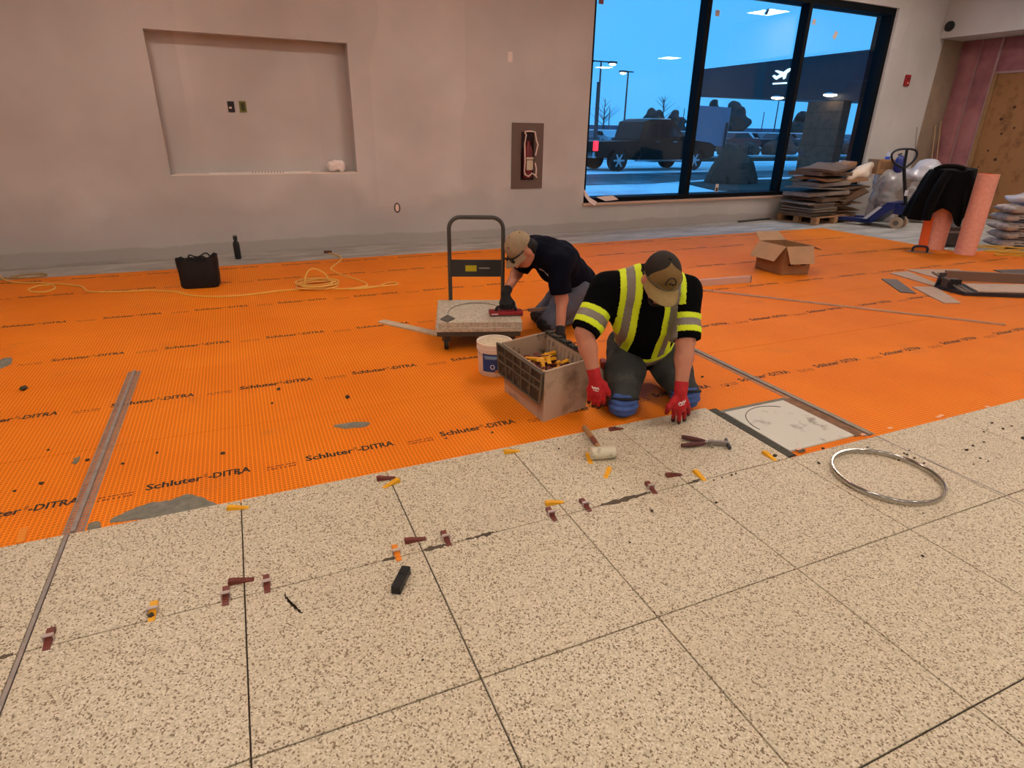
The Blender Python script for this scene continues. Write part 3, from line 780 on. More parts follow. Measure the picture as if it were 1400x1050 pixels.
# ------------------------------------------------------------------ crate, bucket, cart
A, B, C = P(742, 580, ZM), P(683, 531, ZM), P(807, 557, ZM)
cu, cv = (B - A), (C - A)
cu = cu.normalized() * 0.50; cv = Vector((-cu.y, cu.x, 0)).normalized() * -0.33 if False else cv.normalized() * 0.345
D = A + cu + cv; cc = A + (cu + cv) / 2
CH = 0.300
M_CRATE = mat('dusty_translucent_plastic', (176, 150, 128), 0.55, second=(104, 84, 66), vscale=7, sfac=(.5, .72))
M_CRIN = mat('mortar_stained_plastic', (168, 140, 116), 0.6, second=(62, 54, 44), vscale=11, sfac=(.52, .62))
t = thing('plastic_tote', 'mortar-stained grey plastic tote crate full of levelling wedges', 'crate', Vector((cc.x, cc.y, ZM)))
def crp(a, b, h, k=0.0):                           # crate corner at fractions a, b of its sides; walls splay upwards
    q = cc + cu * (a - .5) * (0.93 + 0.07 * h / CH - k) + cv * (b - .5) * (0.93 + 0.07 * h / CH - k); return Vector((q.x, q.y, ZM + h))
tk = 0.03
for nm, (a0, b0, a1, b1), m_ in (('side_wall', (0, 0, 0, 1), M_CRATE), ('side_wall', (0, 1, 1, 1), M_CRATE), ('side_wall', (1, 1, 1, 0), M_CRIN), ('side_wall', (1, 0, 0, 0), M_CRATE)):
    vo = [crp(a0, b0, 0), crp(a1, b1, 0), crp(a1, b1, CH), crp(a0, b0, CH)]; vi = [crp(a0, b0, 0.008, tk), crp(a1, b1, 0.008, tk), crp(a1, b1, CH, tk), crp(a0, b0, CH, tk)]
    MB().add(vo + vi, [(0, 1, 2, 3), (7, 6, 5, 4), (3, 2, 6, 7), (0, 4, 5, 1), (1, 5, 6, 2), (0, 3, 7, 4)]).build(nm, m_, t)
for k in range(10):                                # ribs inside the far wall
    a = 0.08 + k * 0.093
    MB().bar(crp(a, 1, 0.05, .035), crp(a, 1, CH - .03, .035), 0.010, 0.006, up=cv).build('rib', M_CRIN, t)
MB().poly([crp(0, 0, 0.004), crp(1, 0, 0.004), crp(1, 1, 0.004), crp(0, 1, 0.004)], (0, 0, 0.006)).build('crate_floor', M_CRATE, t)
mb = MB()
for (a0, b0, a1, b1) in ((0, 0, 0, 1), (1, 1, 1, 0)): mb.bar(crp(a0, b0, CH), crp(a1, b1, CH), 0.014, 0.010)
mb.build('rim', M_CRATE, t)
# attached lid halves folded down along the long sides, with a grid of ribs
M_LID = mat('mortar_crusted_black_lid', (44, 38, 32), 0.7, second=(104, 92, 76), vscale=22, sfac=(.54, .72))
M_LIDR = mat('scuffed_lid_rib', (98, 86, 70), .7)
def lid(bb, sgn, drop):
    n = (cv.normalized() * sgn); off = n * 0.016
    p0, p1 = crp(-0.03, bb, CH + .004) + off, crp(1.03, bb, CH + .004) + off
    q0, q1 = crp(0.0, bb, CH - drop) + off * 1.3, crp(1.0, bb, CH - drop) + off * 1.3
    lp = MB().poly([p0, p1, q1, q0], n * 0.012).build('folded_lid', M_LID, t)
    for f in (0.0, 0.28, 0.55, 1.0):
        MB().bar(p0.lerp(q0, f) + n * .014, p1.lerp(q1, f) + n * .014, 0.006, 0.010, up=n).build('lid_rib', M_LIDR, lp)
    for f in (0.0, 0.22, 0.42, 0.6, 0.8, 1.0):
        MB().bar(p0.lerp(p1, f) + n * .014, q0.lerp(q1, f) + n * .014, 0.006, 0.010, up=n).build('lid_rib', M_LIDR, lp)
lid(0, -1, 0.175)
MB().bar(crp(0, 1, CH + .006), crp(1, 1, CH + .006), 0.028, 0.016).build('lid_hinge', M_LID, t)
for f in (.1, .3, .5, .7, .9): MB().box(crp(f, 1, CH + 0.012), (0.03, 0.03, 0.022), math.atan2(cu.y, cu.x)).build('hinge_knuckle', M_LID, t)
random.seed(11)
for k in range(60):
    a, b = random.uniform(.16, .84), random.uniform(.14, .86); z = 0.125 + 0.05 * math.sin(a * 3.1) * math.sin(b * 3.1) + random.uniform(0, .035) + .03
    nm = 'yellow' if random.random() < .6 else 'maroon'
    o = bpy.data.objects.new('levelling_wedge', WM[nm]); COL.objects.link(o); q = crp(a, b, z); o.location = q
    o.rotation_euler = (random.uniform(-.5, .5), random.uniform(-.45, .45), random.uniform(0, 6.28)); o.scale = (1.1, 1.1, 1.1)
    tag(o, nm + ' levelling wedge heaped loose inside the grey plastic crate', 'wedge', 'wedges heaped in the crate')
# hidden lower layers of the heap
o = tag(MB().poly([crp(.05, .05, .02), crp(.95, .05, .02), crp(.95, .95, .02), crp(.05, .95, .02)], (0, 0, 0.12)).build('wedge_heap', M_MAR), 'loose maroon wedges filling the bottom of the grey crate', 'wedge heap'); o['kind'] = 'stuff'

# bucket
bq = P(690, 514, ZM); M_PAIL = mat('white_pail_plastic', (224, 208, 190), 0.45, var=.08, vscale=12)
bq = PD(676, 470, 3.63); bq = Vector((bq.x, bq.y, ZM))
t = thing('pail', 'small white plastic pail with blue label behind the crate', 'bucket', bq)
MB().lathe((0, 0, 0), [(0.097, 0), (0.100, 0.004), (0.108, 0.165), (0.113, 0.167), (0.113, 0.185), (0.110, 0.187), (0.110, 0.196), (0.114, 0.198), (0.114, 0.214), (0.106, 0.214), (0.104, 0.200)], 32, None, True).build('pail_body', M_PAIL, t, world=False, smooth=True)
MB().lathe((0, 0, 0), [(0.104, 0.190), (0.104, 0.2025)], 32).build('mortar_fill', mat('dry_mortar_powder', (196, 178, 150), .9, var=.15, vscale=30, bump=.5), t, world=False)
def arcband(r0, r1, z0, z1, a0, a1, n=14):
    vv = []; 
    for k in range(n + 1):
        a = a0 + (a1 - a0) * k / n
        vv += [(r0 * math.cos(a), r0 * math.sin(a), z0), (r1 * math.cos(a), r1 * math.sin(a), z1)]
    return MB().add(vv, [(2 * k, 2 * k + 2, 2 * k + 3, 2 * k + 1) for k in range(n)])
va = math.atan2(-bq.y, -bq.x)
lb = arcband(0.1043, 0.1088, 0.035, 0.155, va - 0.75, va + 1.6).build('label', mat('blue_label', (34, 66, 122), .5), t, world=False)
arcband(0.1078, 0.1089, 0.120, 0.142, va - 0.60, va + 1.5).build('label_band', mat('pale_blue_print', (120, 160, 200), .5), lb, world=False)
om = text_mesh('O', 0.030, 0.034, 0.0); om.materials.append(mat('white_print', (235, 235, 230), .5))
o = bpy.data.objects.new('label_letter', om); COL.objects.link(o); o.parent = lb
aa = va - 0.25; o.matrix_local = Matrix.Translation((0.1068 * math.cos(aa), 0.1068 * math.sin(aa), 0.055)) @ Matrix.Rotation(aa + math.pi / 2, 4, 'Z') @ Matrix.Rotation(math.pi / 2, 4, 'X')
arcband(0.1046, 0.1054, 0.030, 0.050, va + 0.05, va + 0.9).build('label_stripe', mat('mustard_print', (170, 120, 60), .5), lb, world=False)
hd = [(0.112 * math.cos(va + s), 0.112 * math.sin(va + s), 0.175 - 0.05 * math.sin((s + 1.4) / 2.8 * math.pi)) for s in [x * 0.14 - 1.4 for x in range(21)]]
MB().tube([(x * 1.03, y * 1.03, z) for x, y, z in hd], 0.0022, 6).build('wire_handle', M_STEEL, t, world=False)

# platform cart with a cut tile on it
DZ = 0.205
c1, c2, c3, c4 = P(598, 410, DZ), P(704, 410, DZ), P(714, 441, DZ), P(595, 442, DZ)
cen = (c1 + c2 + c3 + c4) / 4
M_CART = mat('grey_painted_steel', (72, 70, 66), 0.45, 0.3); M_DECK = mat('dark_cart_deck', (70, 62, 54), 0.7)
t = thing('platform_cart', 'grey folding-handle platform trolley behind the plastic crate', 'trolley', Vector((cen.x, cen.y, ZM)))
lw = lambda q, z: Vector((q.x, q.y, z))
ins = lambda q, f: cen + (q - cen) * f
MB().poly([lw(ins(q, 0.97), 0.105) for q in (c4, c3, c2, c1)], (0, 0, 0.035)).build('deck', M_DECK, t)
hl, hr = lw(PD(616, 409, (c1 + (c2 - c1) * .17).dot(_FW)), 0.14), lw(PD(687, 409, (c1 + (c2 - c1) * .83).dot(_FW)), 0.14)
dl = hl.dot(_FW)
tl, tr_ = PD(617, 297, dl), PD(684, 297, hr.dot(_FW)); zt = (tl.z + tr_.z) / 2
hx = (hr - hl).normalized()
def hp(f, z): q = hl.lerp(hr, f); return Vector((q.x, q.y, z))
path = [hp(0, 0.10), hp(0, 0.4), hp(0, zt - .085)] + [hp(0, zt - .085) + hx * (0.085 * (1 - math.cos(a))) + Vector((0, 0, .085 * math.sin(a))) for a in [math.radians(x) for x in range(15, 91, 15)]]
path += [hp(1, zt - .085) - hx * (0.085 * (1 - math.cos(a))) + Vector((0, 0, .085 * math.sin(a))) for a in [math.radians(x) for x in range(90, 14, -15)]] + [hp(1, zt - .085), hp(1, 0.4), hp(1, 0.10)]
MB().tube(path, 0.0155, 12).build('push_handle', M_CART, t, smooth=True)
zp0, zp1 = PD(617, 378, dl).z, PD(617, 355, dl).z
cp = MB().box(((hl + hr) / 2 + Vector((0, 0, (zp0 + zp1) / 2 - 0.14))), ((hr - hl).length, 0.012, zp1 - zp0), math.atan2(hx.y, hx.x)).build('cross_plate', mat('dark_steel_plate', (58, 58, 56), .5, .3), t)
MB().box(hp(0.40, (zp0 + zp1) / 2) - _FW * 0.008, (0.085, 0.004, 0.045), math.atan2(hx.y, hx.x)).build('warning_sticker', mat('yellow_sticker', (188, 170, 20), .5), cp)
MB().box(hp(0.65, (zp0 + zp1) / 2 + .002) - _FW * 0.008, (0.085, 0.004, 0.008), math.atan2(hx.y, hx.x)).build('white_lettering_strip', mat('grey_print', (150, 148, 140), .5), cp)
for f, g in ((.12, .12), (.88, .12), (.12, .88), (.88, .88)):
    q = c1.lerp(c2, f).lerp(c4.lerp(c3, f), g)
    cw = MB().cyl(lw(q, ZM + .045) - hx * .014, lw(q, ZM + .045) + hx * .014, 0.045, seg=18).build('caster', M_BLACKR, t, smooth=True)
    MB().box(lw(q, ZM + .086), (0.05, 0.05, 0.05)).build('caster_fork', M_CART, cw)
M_TILE2 = mat('pale_stone_slab', (190, 178, 158), 0.6, second=(162, 150, 130), vscale=50, sfac=(.45, .6))
sl1 = tag(MB().poly([lw(ins(q, 1.0), 0.1405) for q in (c4, c3, c2, c1)], (0, 0, 0.028)).build('stone_slab', M_TILE2), 'thick beige slab lying directly on the trolley deck', 'slab')
o4, o3 = c4 + _RT * 0.02 + _FW * .012, c3 + _RT * 0.00 + _FW * .012
sl2 = tag(MB().poly([lw(q, 0.169) for q in (o4, o3, ins(c2, .99), ins(c1, .99))], (0, 0, 0.036)).build('marked_tile', M_TILE2), 'beige tile with pencilled half circle lying on top of the slab on the trolley', 'tile')
arc = []
for k in range(25):
    a = math.radians(185 - k * 7); q = c1.lerp(c2, .5 + .36 * math.cos(a)).lerp(c4.lerp(c3, .5 + .36 * math.cos(a)), 0.62 - .46 * max(0, math.sin(a)))
    arc.append(lw(q, DZ + .0012))
MB().tube(arc, 0.0022, 5).build('pencil_arc', M_JOINT, sl2)
q = P(611, 436, DZ); R45 = TY + 0.1
q1, q2, q3, q4 = P(602, 437, DZ), P(612, 431, DZ), P(622, 436, DZ), P(612, 441, DZ)
tag(MB().poly([q1, q4, q3, q2], (0, 0, 0.006)).build('sanding_pad', mat('dark_grey_pad', (84, 78, 70), .8)), 'small dark grey diamond-shaped pad on the marked tile', 'pad')
# red float pressed on the tile by the worker in the cap
f0, f1 = P(669, 427, DZ + .02), P(714, 426, DZ + .02); fd = (f1 - f0)
FLOAT_C = (f0 + f1) / 2
t = thing('hand_float', 'red rectangular hand float held on the marked tile', 'float', Vector((FLOAT_C.x, FLOAT_C.y, DZ + .001)), math.atan2(fd.y, fd.x))
M_RED = mat('red_plastic', (146, 30, 34), 0.5)
MB().bev((0, 0, 0.018), (fd.length, 0.10, 0.022), None, 0.004).build('float_body', M_RED, t, world=False)
MB().box((0, 0, 0.0035), (fd.length * .98, 0.098, 0.007)).build('sponge_sole', mat('grey_sole', (80, 76, 72), .9), t, world=False)
MB().tube(smoothpath([(-.07, 0, .028), (-.06, 0, .055), (0, 0, .062), (.06, 0, .055), (.07, 0, .028)], 4), 0.011, 8).build('grip', M_BLACKR, t, world=False, smooth=True)
MB().box((fd.length * -.36, -.0505, 0.018), (0.05, 0.001, 0.010)).build('printed_mark', mat('pale_print', (220, 170, 165), .6), t, world=False)
# aluminium bar sticking out past the float
tag(MB().bar(P(722, 424, 0.16), P(752, 421.5, 0.16), 0.028, 0.02).build('straightedge_bar', M_ALU), 'short aluminium bar held between the trolley and the worker knee', 'bar')
# lath on the membrane running to the cart
a, b = P(521, 440, ZM), P(601, 458, ZM); d = (b - a).normalized(); s = Vector((-d.y, d.x, 0))
tag(MB().bar(a + Vector((0, 0, .006)), b + Vector((0, 0, .006)), 0.075, 0.012).build('wood_lath', mat('pale_lath', (190, 170, 146), .7, var=.12, vscale=18)), 'pale flat lath lying on the membrane with one end at the trolley', 'lath')
# box level and long thin strip behind the workers
a, b = P(925, 394, ZM), P(1024, 386, ZM)
t = thing('box_straightedge', 'pale aluminium box straightedge lying behind the hi-vis worker', 'straightedge', (a + b) / 2)
MB().bar(a + Vector((0, 0, .035)), b + Vector((0, 0, .035)), 0.03, 0.068).build('beam', mat('pale_aluminium', (206, 176, 160), .45, .2), t)
MB().bar(b + Vector((0, 0, .035)), b + (b - a).normalized() * .012 + Vector((0, 0, .035)), 0.034, 0.072).build('end_cap', mat('grey_cap', (120, 110, 104), .5), t)
a, b = P(948, 396, ZM), P(1374, 445, ZM)
t = thing('loose_profile', 'long thin aluminium strip lying diagonally across the orange membrane', 'metal strip', (a + b) / 2)
MB().bar(a + Vector((0, 0, .006)), b + Vector((0, 0, .006)), 0.028, 0.012).build('strip', mat('warm_aluminium', (196, 160, 136), .4, .5, var=.15, vscale=8), t)
MB().bar(a + Vector((0, 0, .012)), b + Vector((0, 0, .012)), 0.008, 0.003).build('raised_edge', M_ALU, t)
# ------------------------------------------------------------------ things on the back wall
M_FEC = mat('grey_brown_enamel', (104, 84, 76), 0.5); M_DRED = mat('deep_red', (110, 22, 28), 0.4); M_FILM = mat('torn_masking_film', (226, 200, 188), 0.4)
WY = WALL_Y
t = thing('fire_extinguisher_cabinet', 'grey-brown recessed extinguisher cabinet with torn masking film, between niche and window', 'cabinet', (4.17, WY, 0.645))
x0, x1, z0, z1 = 3.925, 4.42, 0.65, 1.52; ox0, ox1, oz0, oz1 = 4.065, 4.275, 0.765, 1.405
mb = MB()
for a, b, c_, d_ in ((x0, ox0, z0, z1), (ox1, x1, z0, z1), (ox0, ox1, z0, oz0), (ox0, ox1, oz1, z1)): mb.box(((a + b) / 2, WY - 0.010, (c_ + d_) / 2), (b - a, 0.018, d_ - c_))
mb.build('cabinet_door', M_FEC, t)
MB().box(((ox0 + ox1) / 2, WY - .0045, (oz0 + oz1) / 2), (ox1 - ox0, 0.005, oz1 - oz0)).build('dark_window', mat('dark_maroon_glass', (42, 14, 16), .25), t)
ex = MB().lathe((4.17, WY - .030, 0.79), [(0.03, 0), (0.066, 0.01), (0.066, .36), (0.05, .42), (.026, .45), (.026, .5)], 20).build('extinguisher', M_DRED, t, smooth=True)
MB().box((4.17, WY - .100, 0.97), (0.10, 0.008, 0.13)).build('paper_label', mat('label_paper', (196, 178, 152), .7), ex)
MB().box((4.17, WY - .098, 1.06), (0.11, 0.006, 0.03)).build('paper_label', mat('label_paper', (196, 178, 152), .7), ex)
for pth in ([(4.08, 1.40), (4.10, 1.37), (4.09, 1.25), (4.10, 1.02), (4.085, .88), (4.12, .84)], [(4.09, 1.41), (4.17, 1.415), (4.25, 1.405), (4.27, 1.30), (4.29, 1.24), (4.265, 1.1)], [(4.09, .85), (4.15, .82), (4.22, .86), (4.27, .83), (4.29, .80)], [(4.26, 1.0), (4.275, .92), (4.28, .82)]):
    MB().tube([(x, WY - .09 - .012 * math.sin(k * 2.0), z) for k, (x, z) in enumerate(pth)], 0.010, 6).build('film_shred', M_FILM, t)
# electrical boxes
NY = WY + 0.22
q = PY(316, 146, NY); q2 = PY(332, 146, NY)
t = thing('outlet_box', 'black open outlet box on the back of the wall niche', 'outlet', (q.x, NY, q.z))
MB().box((q.x, NY - .006, q.z), (0.07, 0.012, 0.115)).build('box_rim', M_BLACKR, t); MB().box((q.x - .01, NY - .016, q.z - .01), (0.03, 0.008, 0.02)).build('wire_end', M_FILM, t)
t = thing('outlet_box', 'olive yellow outlet plate on the back of the wall niche', 'outlet', (q2.x, NY, q2.z))
MB().box((q2.x, NY - .004, q2.z), (0.075, 0.008, 0.12)).build('plate', mat('olive_plastic', (112, 108, 40), .5), t); MB().box((q2.x, NY - .010, q2.z), (0.04, 0.006, 0.085)).build('socket', mat('dark_olive', (58, 56, 24), .5), t)
q = PY(543, 284, WY)
t = thing('wall_box', 'small oval cut-out box low on the wall left of the trolley', 'outlet', (q.x, WY, q.z))
MB().tube([(q.x + .034 * math.cos(a) , WY - .003, q.z + .058 * math.sin(a)) for a in [k * math.pi / 12 for k in range(24)]], 0.008, 6, True).build('dark_rim', mat('dark_rim', (70, 56, 50), .7), t)
MB().box((q.x, WY - .002, q.z), (0.045, 0.004, 0.09)).build('cover', M_FILM, t)
q = PY(697, 78, WY); tag(MB().bev((q.x, WY - .006, q.z), (0.07, 0.012, 0.12), None, .003).build('blank_plate', mat('offwhite_plate', (226, 212, 204), .5)), 'blank off-white cover plate high on the wall above the extinguisher cabinet', 'cover plate')
q = PY(1239, 110, WY)
t = thing('fire_alarm_pull', 'red fire alarm pull station on the wall right of the window', 'fire alarm', (q.x, WY, q.z))
MB().bev((q.x, WY - .02, q.z), (0.13, 0.04, 0.19), None, .006).build('housing', mat('alarm_red', (150, 18, 22), .45), t)
MB().box((q.x, WY - .044, q.z - .045), (0.025, 0.008, 0.03)).build('white_mark', M_FILM, t); MB().box((q.x, WY - .043, q.z + .03), (0.10, 0.008, 0.035)).build('pull_bar', M_DRED, t)
q = PX(1299, 36, RX)
t = thing('round_sensor', 'round black camera-like sensor on the bulkhead above the recess', 'sensor', (RX, q.y, q.z))
Rx = Matrix.Rotation(-math.pi / 2, 3, 'Y')
MB().lathe((RX - 0.001, q.y, q.z), [(.085, 0), (.085, .03), (.07, .05)], 20, Rx).build('bezel', M_BLACKR, t); MB().lathe((RX - .051, q.y, q.z), [(.035, 0), (.025, .02)], 16, Rx).build('lens', mat('dark_lens', (60, 50, 50), .2), t)
# crumpled plastic and slotted rail on the niche ledge
q = PY(462, 231, WY + .02)
blob('crumpled_bag', [('e', (q.x - .05, WY + .10, q.z), (.07, .06, .065), np.eye(3)), ('e', (q.x + .045, WY + .09, q.z + .005), (.075, .06, .07), np.eye(3)), ('e', (q.x, WY + .10, q.z + .03), (.06, .05, .05), np.eye(3))], .03, .009, mat('white_crumpled_plastic', (240, 230, 224), .35), None,
     lambda X: .012 * swirl(X, 70, 1.0) + .010 * np.abs(swirl(X, 130, 2.0)))
tag(bpy.data.objects['crumpled_bag'], 'crumpled white plastic bag on the niche ledge', 'plastic bag')
o = bpy.data.objects['crumpled_bag']; zmin = min(v.co.z for v in o.data.vertices); o.location.z += (NZ0 + 0.008) - zmin
tag(MB().box((0.62, WY + .10, NZ0 + .012), (1.15, .05, .012)).build('slotted_rail', mat('shiny_white_rail', (238, 228, 220), .25)), 'long thin white rail lying on the niche ledge', 'rail')
rl = bpy.data.objects['slotted_rail']
for k in range(11): MB().box((0.52 + k * .035, WY + .0745, NZ0 + .012), (.012, .002, .009)).build('slot', M_JOINT, rl)
# papers and film left on the window
def stick(x, y, w, h, rot, lab, m_, Y=8.285):
    q = PY(x, y, Y); R = Matrix.Rotation(rot, 3, 'Y')
    return tag(MB().box(q, (w, .004, h), R).build('paper_tag', m_), lab, 'sticker')
M_TAN = mat('tan_paper', (206, 182, 166), .7); M_PNK = mat('dusty_pink_paper', (150, 84, 84), .7)
stick(822, 1, .08, .08, 0, 'dusty pink square tag high on the pane beside the wall', M_PNK); stick(981, 18, .08, .08, 0.05, 'tan square tag high on the middle pane', M_TAN)
stick(1049, 16, .04, .09, .5, 'small dark leaf-shaped scrap on the middle pane', mat('dark_scrap', (40, 70, 90), .7)); stick(1113, 30, .07, .08, .1, 'tan square tag beside the second mullion', M_TAN)
stick(1142, 48, .08, .12, .5, 'tilted tan paper scrap on the last pane', M_TAN)
o = stick(980, 257, .07, .13, 0, 'small white and black card standing at the foot of the middle pane', mat('white_card', (222, 200, 186), .6)); o.name = 'window_card'
MB().box(PY(980, 259, 8.281), (.035, .004, .06)).build('black_mark', M_BLACKR, o)
q0 = PY(801, 266, 8.15)
mb = MB(); 
pl = [PY(798, 258, 8.2), PY(806, 270, 8.17), PY(816, 276, 8.11), PY(813, 281, 8.09), PY(806, 277, 8.11), PY(799, 268, 8.17)]
mb.poly(pl, (0, -.006, 0)).build('film_scrap', M_FILM); tag(bpy.data.objects['film_scrap'], 'crumpled white film hanging at the window corner', 'film')
pl = [PY(816, 270, 8.16), PY(838, 268, 8.15), PY(845, 273, 8.14), PY(828, 275, 8.13)]
tag(MB().poly(pl, (0, .0, .008)).build('film_scrap', M_FILM), 'flat white film scrap lying on the window sill', 'film')

# ------------------------------------------------------------------ bag, bottle, cords by the back wall
q = P(276, 391, ZM); M_CLOTHB = mat('black_nylon', (20, 14, 14), 0.8, var=.3, vscale=30)
t = thing('tote_bag', 'black slouching tote bag standing on the membrane', 'bag', q, -.15)
def rrect(w, d, n=8, r=.25):
    out = []
    for k in range(n * 4):
        a = 2 * math.pi * k / (n * 4); c_, s_ = math.cos(a), math.sin(a)
        out.append((w / 2 * math.copysign(abs(c_) ** .45, c_), d / 2 * math.copysign(abs(s_) ** .45, s_)))
    return out
vv = []; lev = [(0.0, .31, .20), (.02, .33, .22), (.10, .34, .225), (.20, .345, .22), (.27, .36, .20)]
for z, w, d in lev:
    for k, (x, y) in enumerate(rrect(w, d)):
        zz = z; 
        if z > .15: zz = z + (z / .27) * (.022 * abs(x) / .18 - .02 + (.028 if x > .1 else 0)) + .008 * math.sin(k * 1.7)
        vv.append((x + .006 * math.sin(k * 2.1 + z * 30), y, zz))
for x, y in rrect(.33, .17): vv.append((x, y, .20))
for x, y in rrect(.30, .15): vv.append((x, y, .14))
nr = 32; ff = [(i * nr + k, i * nr + (k + 1) % nr, (i + 1) * nr + (k + 1) % nr, (i + 1) * nr + k) for i in range(6) for k in range(nr)] + [tuple(range(nr - 1, -1, -1)), tuple(range(6 * nr, 7 * nr))]
MB().add(vv, ff).build('bag_body', M_CLOTHB, t, world=False, smooth=True)
for s_ in (-1, 1): MB().tube(smoothpath([(-.09, .10 * s_, .26), (-.07, .085 * s_, .285), (0, .06 * s_, .27), (.07, .085 * s_, .30), (.10, .10 * s_, .27)], 5), .007, 6).build('carry_strap', M_CLOTHB, t, world=False)
q = P(326, 354, -0.016)
t = thing('water_bottle', 'slim black water bottle standing on the concrete by the wall', 'bottle', q)
MB().lathe((0, 0, 0), [(.030, 0), (.036, .006), (.036, .17), (.030, .195), (.018, .212), (.018, .222)], 20).build('bottle_body', mat('black_enamel', (16, 18, 20), .35), t, world=False, smooth=True)
MB().lathe((0, 0, .222), [(.023, 0), (.023, .038), (.020, .042)], 16).build('cap', M_BLACKR, t, world=False, smooth=True)
MB().tube([(-.018, 0, .25), (-.02, 0, .272), (0, 0, .278), (.02, 0, .272), (.018, 0, .25)], .004, 6).build('cap_loop', mat('grey_loop', (120, 110, 104), .5), t, world=False)
M_CORD = mat('yellow_cord', (226, 176, 84), 0.5); cr_ = .0075
def cordz(pts, z=ZM): return smoothpath([P(x, y, z) + Vector((0, 0, cr_)) for x, y in pts], 7)
t = thing('extension_cord', 'yellow extension cord with a coil lying along the back of the membrane', 'cord', P(433, 392, ZM))
cc_ = P(434, 392, ZM)
loops = []
for k in range(5 * 24):
    a = k * math.pi / 12; r = .155 + .022 * math.sin(k * .37) ; loops.append(cc_ + Vector((r * math.cos(a) * 1.1 + .01 * math.sin(k * .11), r * math.sin(a), cr_ + .010 * (k // 24) + .003)))
MB().tube(loops, cr_, 6).build('coil', M_CORD, t, smooth=True)
MB().tube(cordz([(420, 395), (404, 397), (380, 399), (340, 404), (300, 406.5), (262, 405), (240, 400), (205, 398), (180, 399), (150, 400), (122, 399.5), (112, 393), (92, 390), (72, 389), (76, 395), (62, 400), (45, 400), (40, 397), (52, 392), (70, 390), (60, 388), (25, 387.5), (10, 385), (0, 378), (-12, 370)]), cr_, 6).build('cord_run', M_CORD, t, smooth=True)
MB().tube(smoothpath([P(418, 392, ZM) + Vector((0, 0, .04)), PD(417, 380, 5.78), PD(422, 370, 5.9), PD(430, 367.5, 6.0), PD(444, 374, 6.0), PD(450, 384, 5.85), P(449, 390, ZM) + Vector((0, 0, .05))], 7), cr_, 6).build('upright_loop', M_CORD, t, smooth=True)
MB().tube(cordz([(448, 395), (470, 396), (500, 393.5), (525, 392), (538, 391), (544, 389), (537, 387), (526, 389), (520, 392), (500, 395), (478, 396.5)]), cr_, 6).build('cord_run', M_CORD, t, smooth=True)
MB().tube(cordz([(478, 396), (502, 391), (490, 384), (468, 377), (455, 371), (453, 367), (462, 360), (467, 354), (462, 350), (450, 347)], -0.014), cr_, 6).build('cord_run', M_CORD, t, smooth=True)
q = P(448, 346.5, -.016); MB().bar(q + Vector((.05, 0, .018)), q + Vector((-.04, .02, .018)), .03, .03).build('plug', mat('dark_plug', (96, 60, 44), .5), t)
t = thing('coiled_cord', 'second tan cord looped on the concrete by the wall', 'cord', P(35, 378, -.016))
MB().tube([v + Vector((0, 0, .002 * (i % 3))) for i, v in enumerate(smoothpath([P(x, y, -.016) + Vector((0, 0, cr_)) for x, y in ((-10, 377), (8, 381), (30, 382), (62, 378), (60, 375.5), (40, 376), (15, 380), (30, 381), (58, 378.5), (52, 376), (30, 377.5), (10, 382), (-8, 384))], 7))], cr_, 6).build('loops', mat('tan_cord', (160, 128, 80), .6), t, smooth=True)

# ------------------------------------------------------------------ open cardboard box
M_CARD = mat('brown_cardboard', (150, 106, 70), 0.8, var=.1, vscale=8); M_CARDI = mat('pale_cardboard', (176, 140, 106), 0.8, var=.08, vscale=8)
A, B, C = P(1068, 376.4, ZM), P(1032, 366, ZM), P(1104.5, 375, ZM)
bu = (B - A); bv = (C - A); bv = bv - bu * 0.0
D = B + bv; BH = PD(1075, 337.5, A.dot(_FW)).z - ZM
ctr = (A + D) / 2
t = thing('cardboard_box', 'open empty cardboard box with flaps folded out on the membrane', 'box', Vector((ctr.x, ctr.y, ZM)))
up = Vector((0, 0, BH)); th = .006
nrm = {}
def wallp(p_, q_, nm, m_=M_CARD):
    o_ = ((p_ + q_) / 2 - ctr); o_.z = 0; n_ = (q_ - p_).cross(Vector((0, 0, 1))).normalized(); n_ = n_ if n_.dot(o_) > 0 else -n_
    MB().poly([p_, q_, q_ + up, p_ + up], -n_ * th).build(nm, m_, t); return n_
hand = []
for p_, q_, ang, L_ in ((A, B, 52, .20), (A, C, 62, .20), (C, D, 20, .17), (D, B, -30, .16)):
    n_ = wallp(p_, q_, 'side_panel')
    a_ = math.radians(ang); dn = n_ * math.cos(a_) * L_ - Vector((0, 0, 1)) * math.sin(a_) * L_
    e = (q_ - p_).normalized() * .02
    fl = MB().poly([p_ + up, q_ + up, q_ + up + dn - e, p_ + up + dn + e], (n_ * math.sin(a_) + Vector((0, 0, math.cos(a_)))) * .005).build('flap', M_CARDI, t)
    if p_ is A and q_ is C:
        for f in (.28, .74):
            c_ = A.lerp(C, f) + Vector((0, 0, BH * .37)) + n_ * .002
            MB().box(c_, (.06, .006, .022), math.atan2((C - A).y, (C - A).x)).build('hand_hole', mat('dark_hole', (52, 26, 14), .9), t)
MB().poly([A, C, D, B], (0, 0, .006)).build('bottom_panel', M_CARD, t)

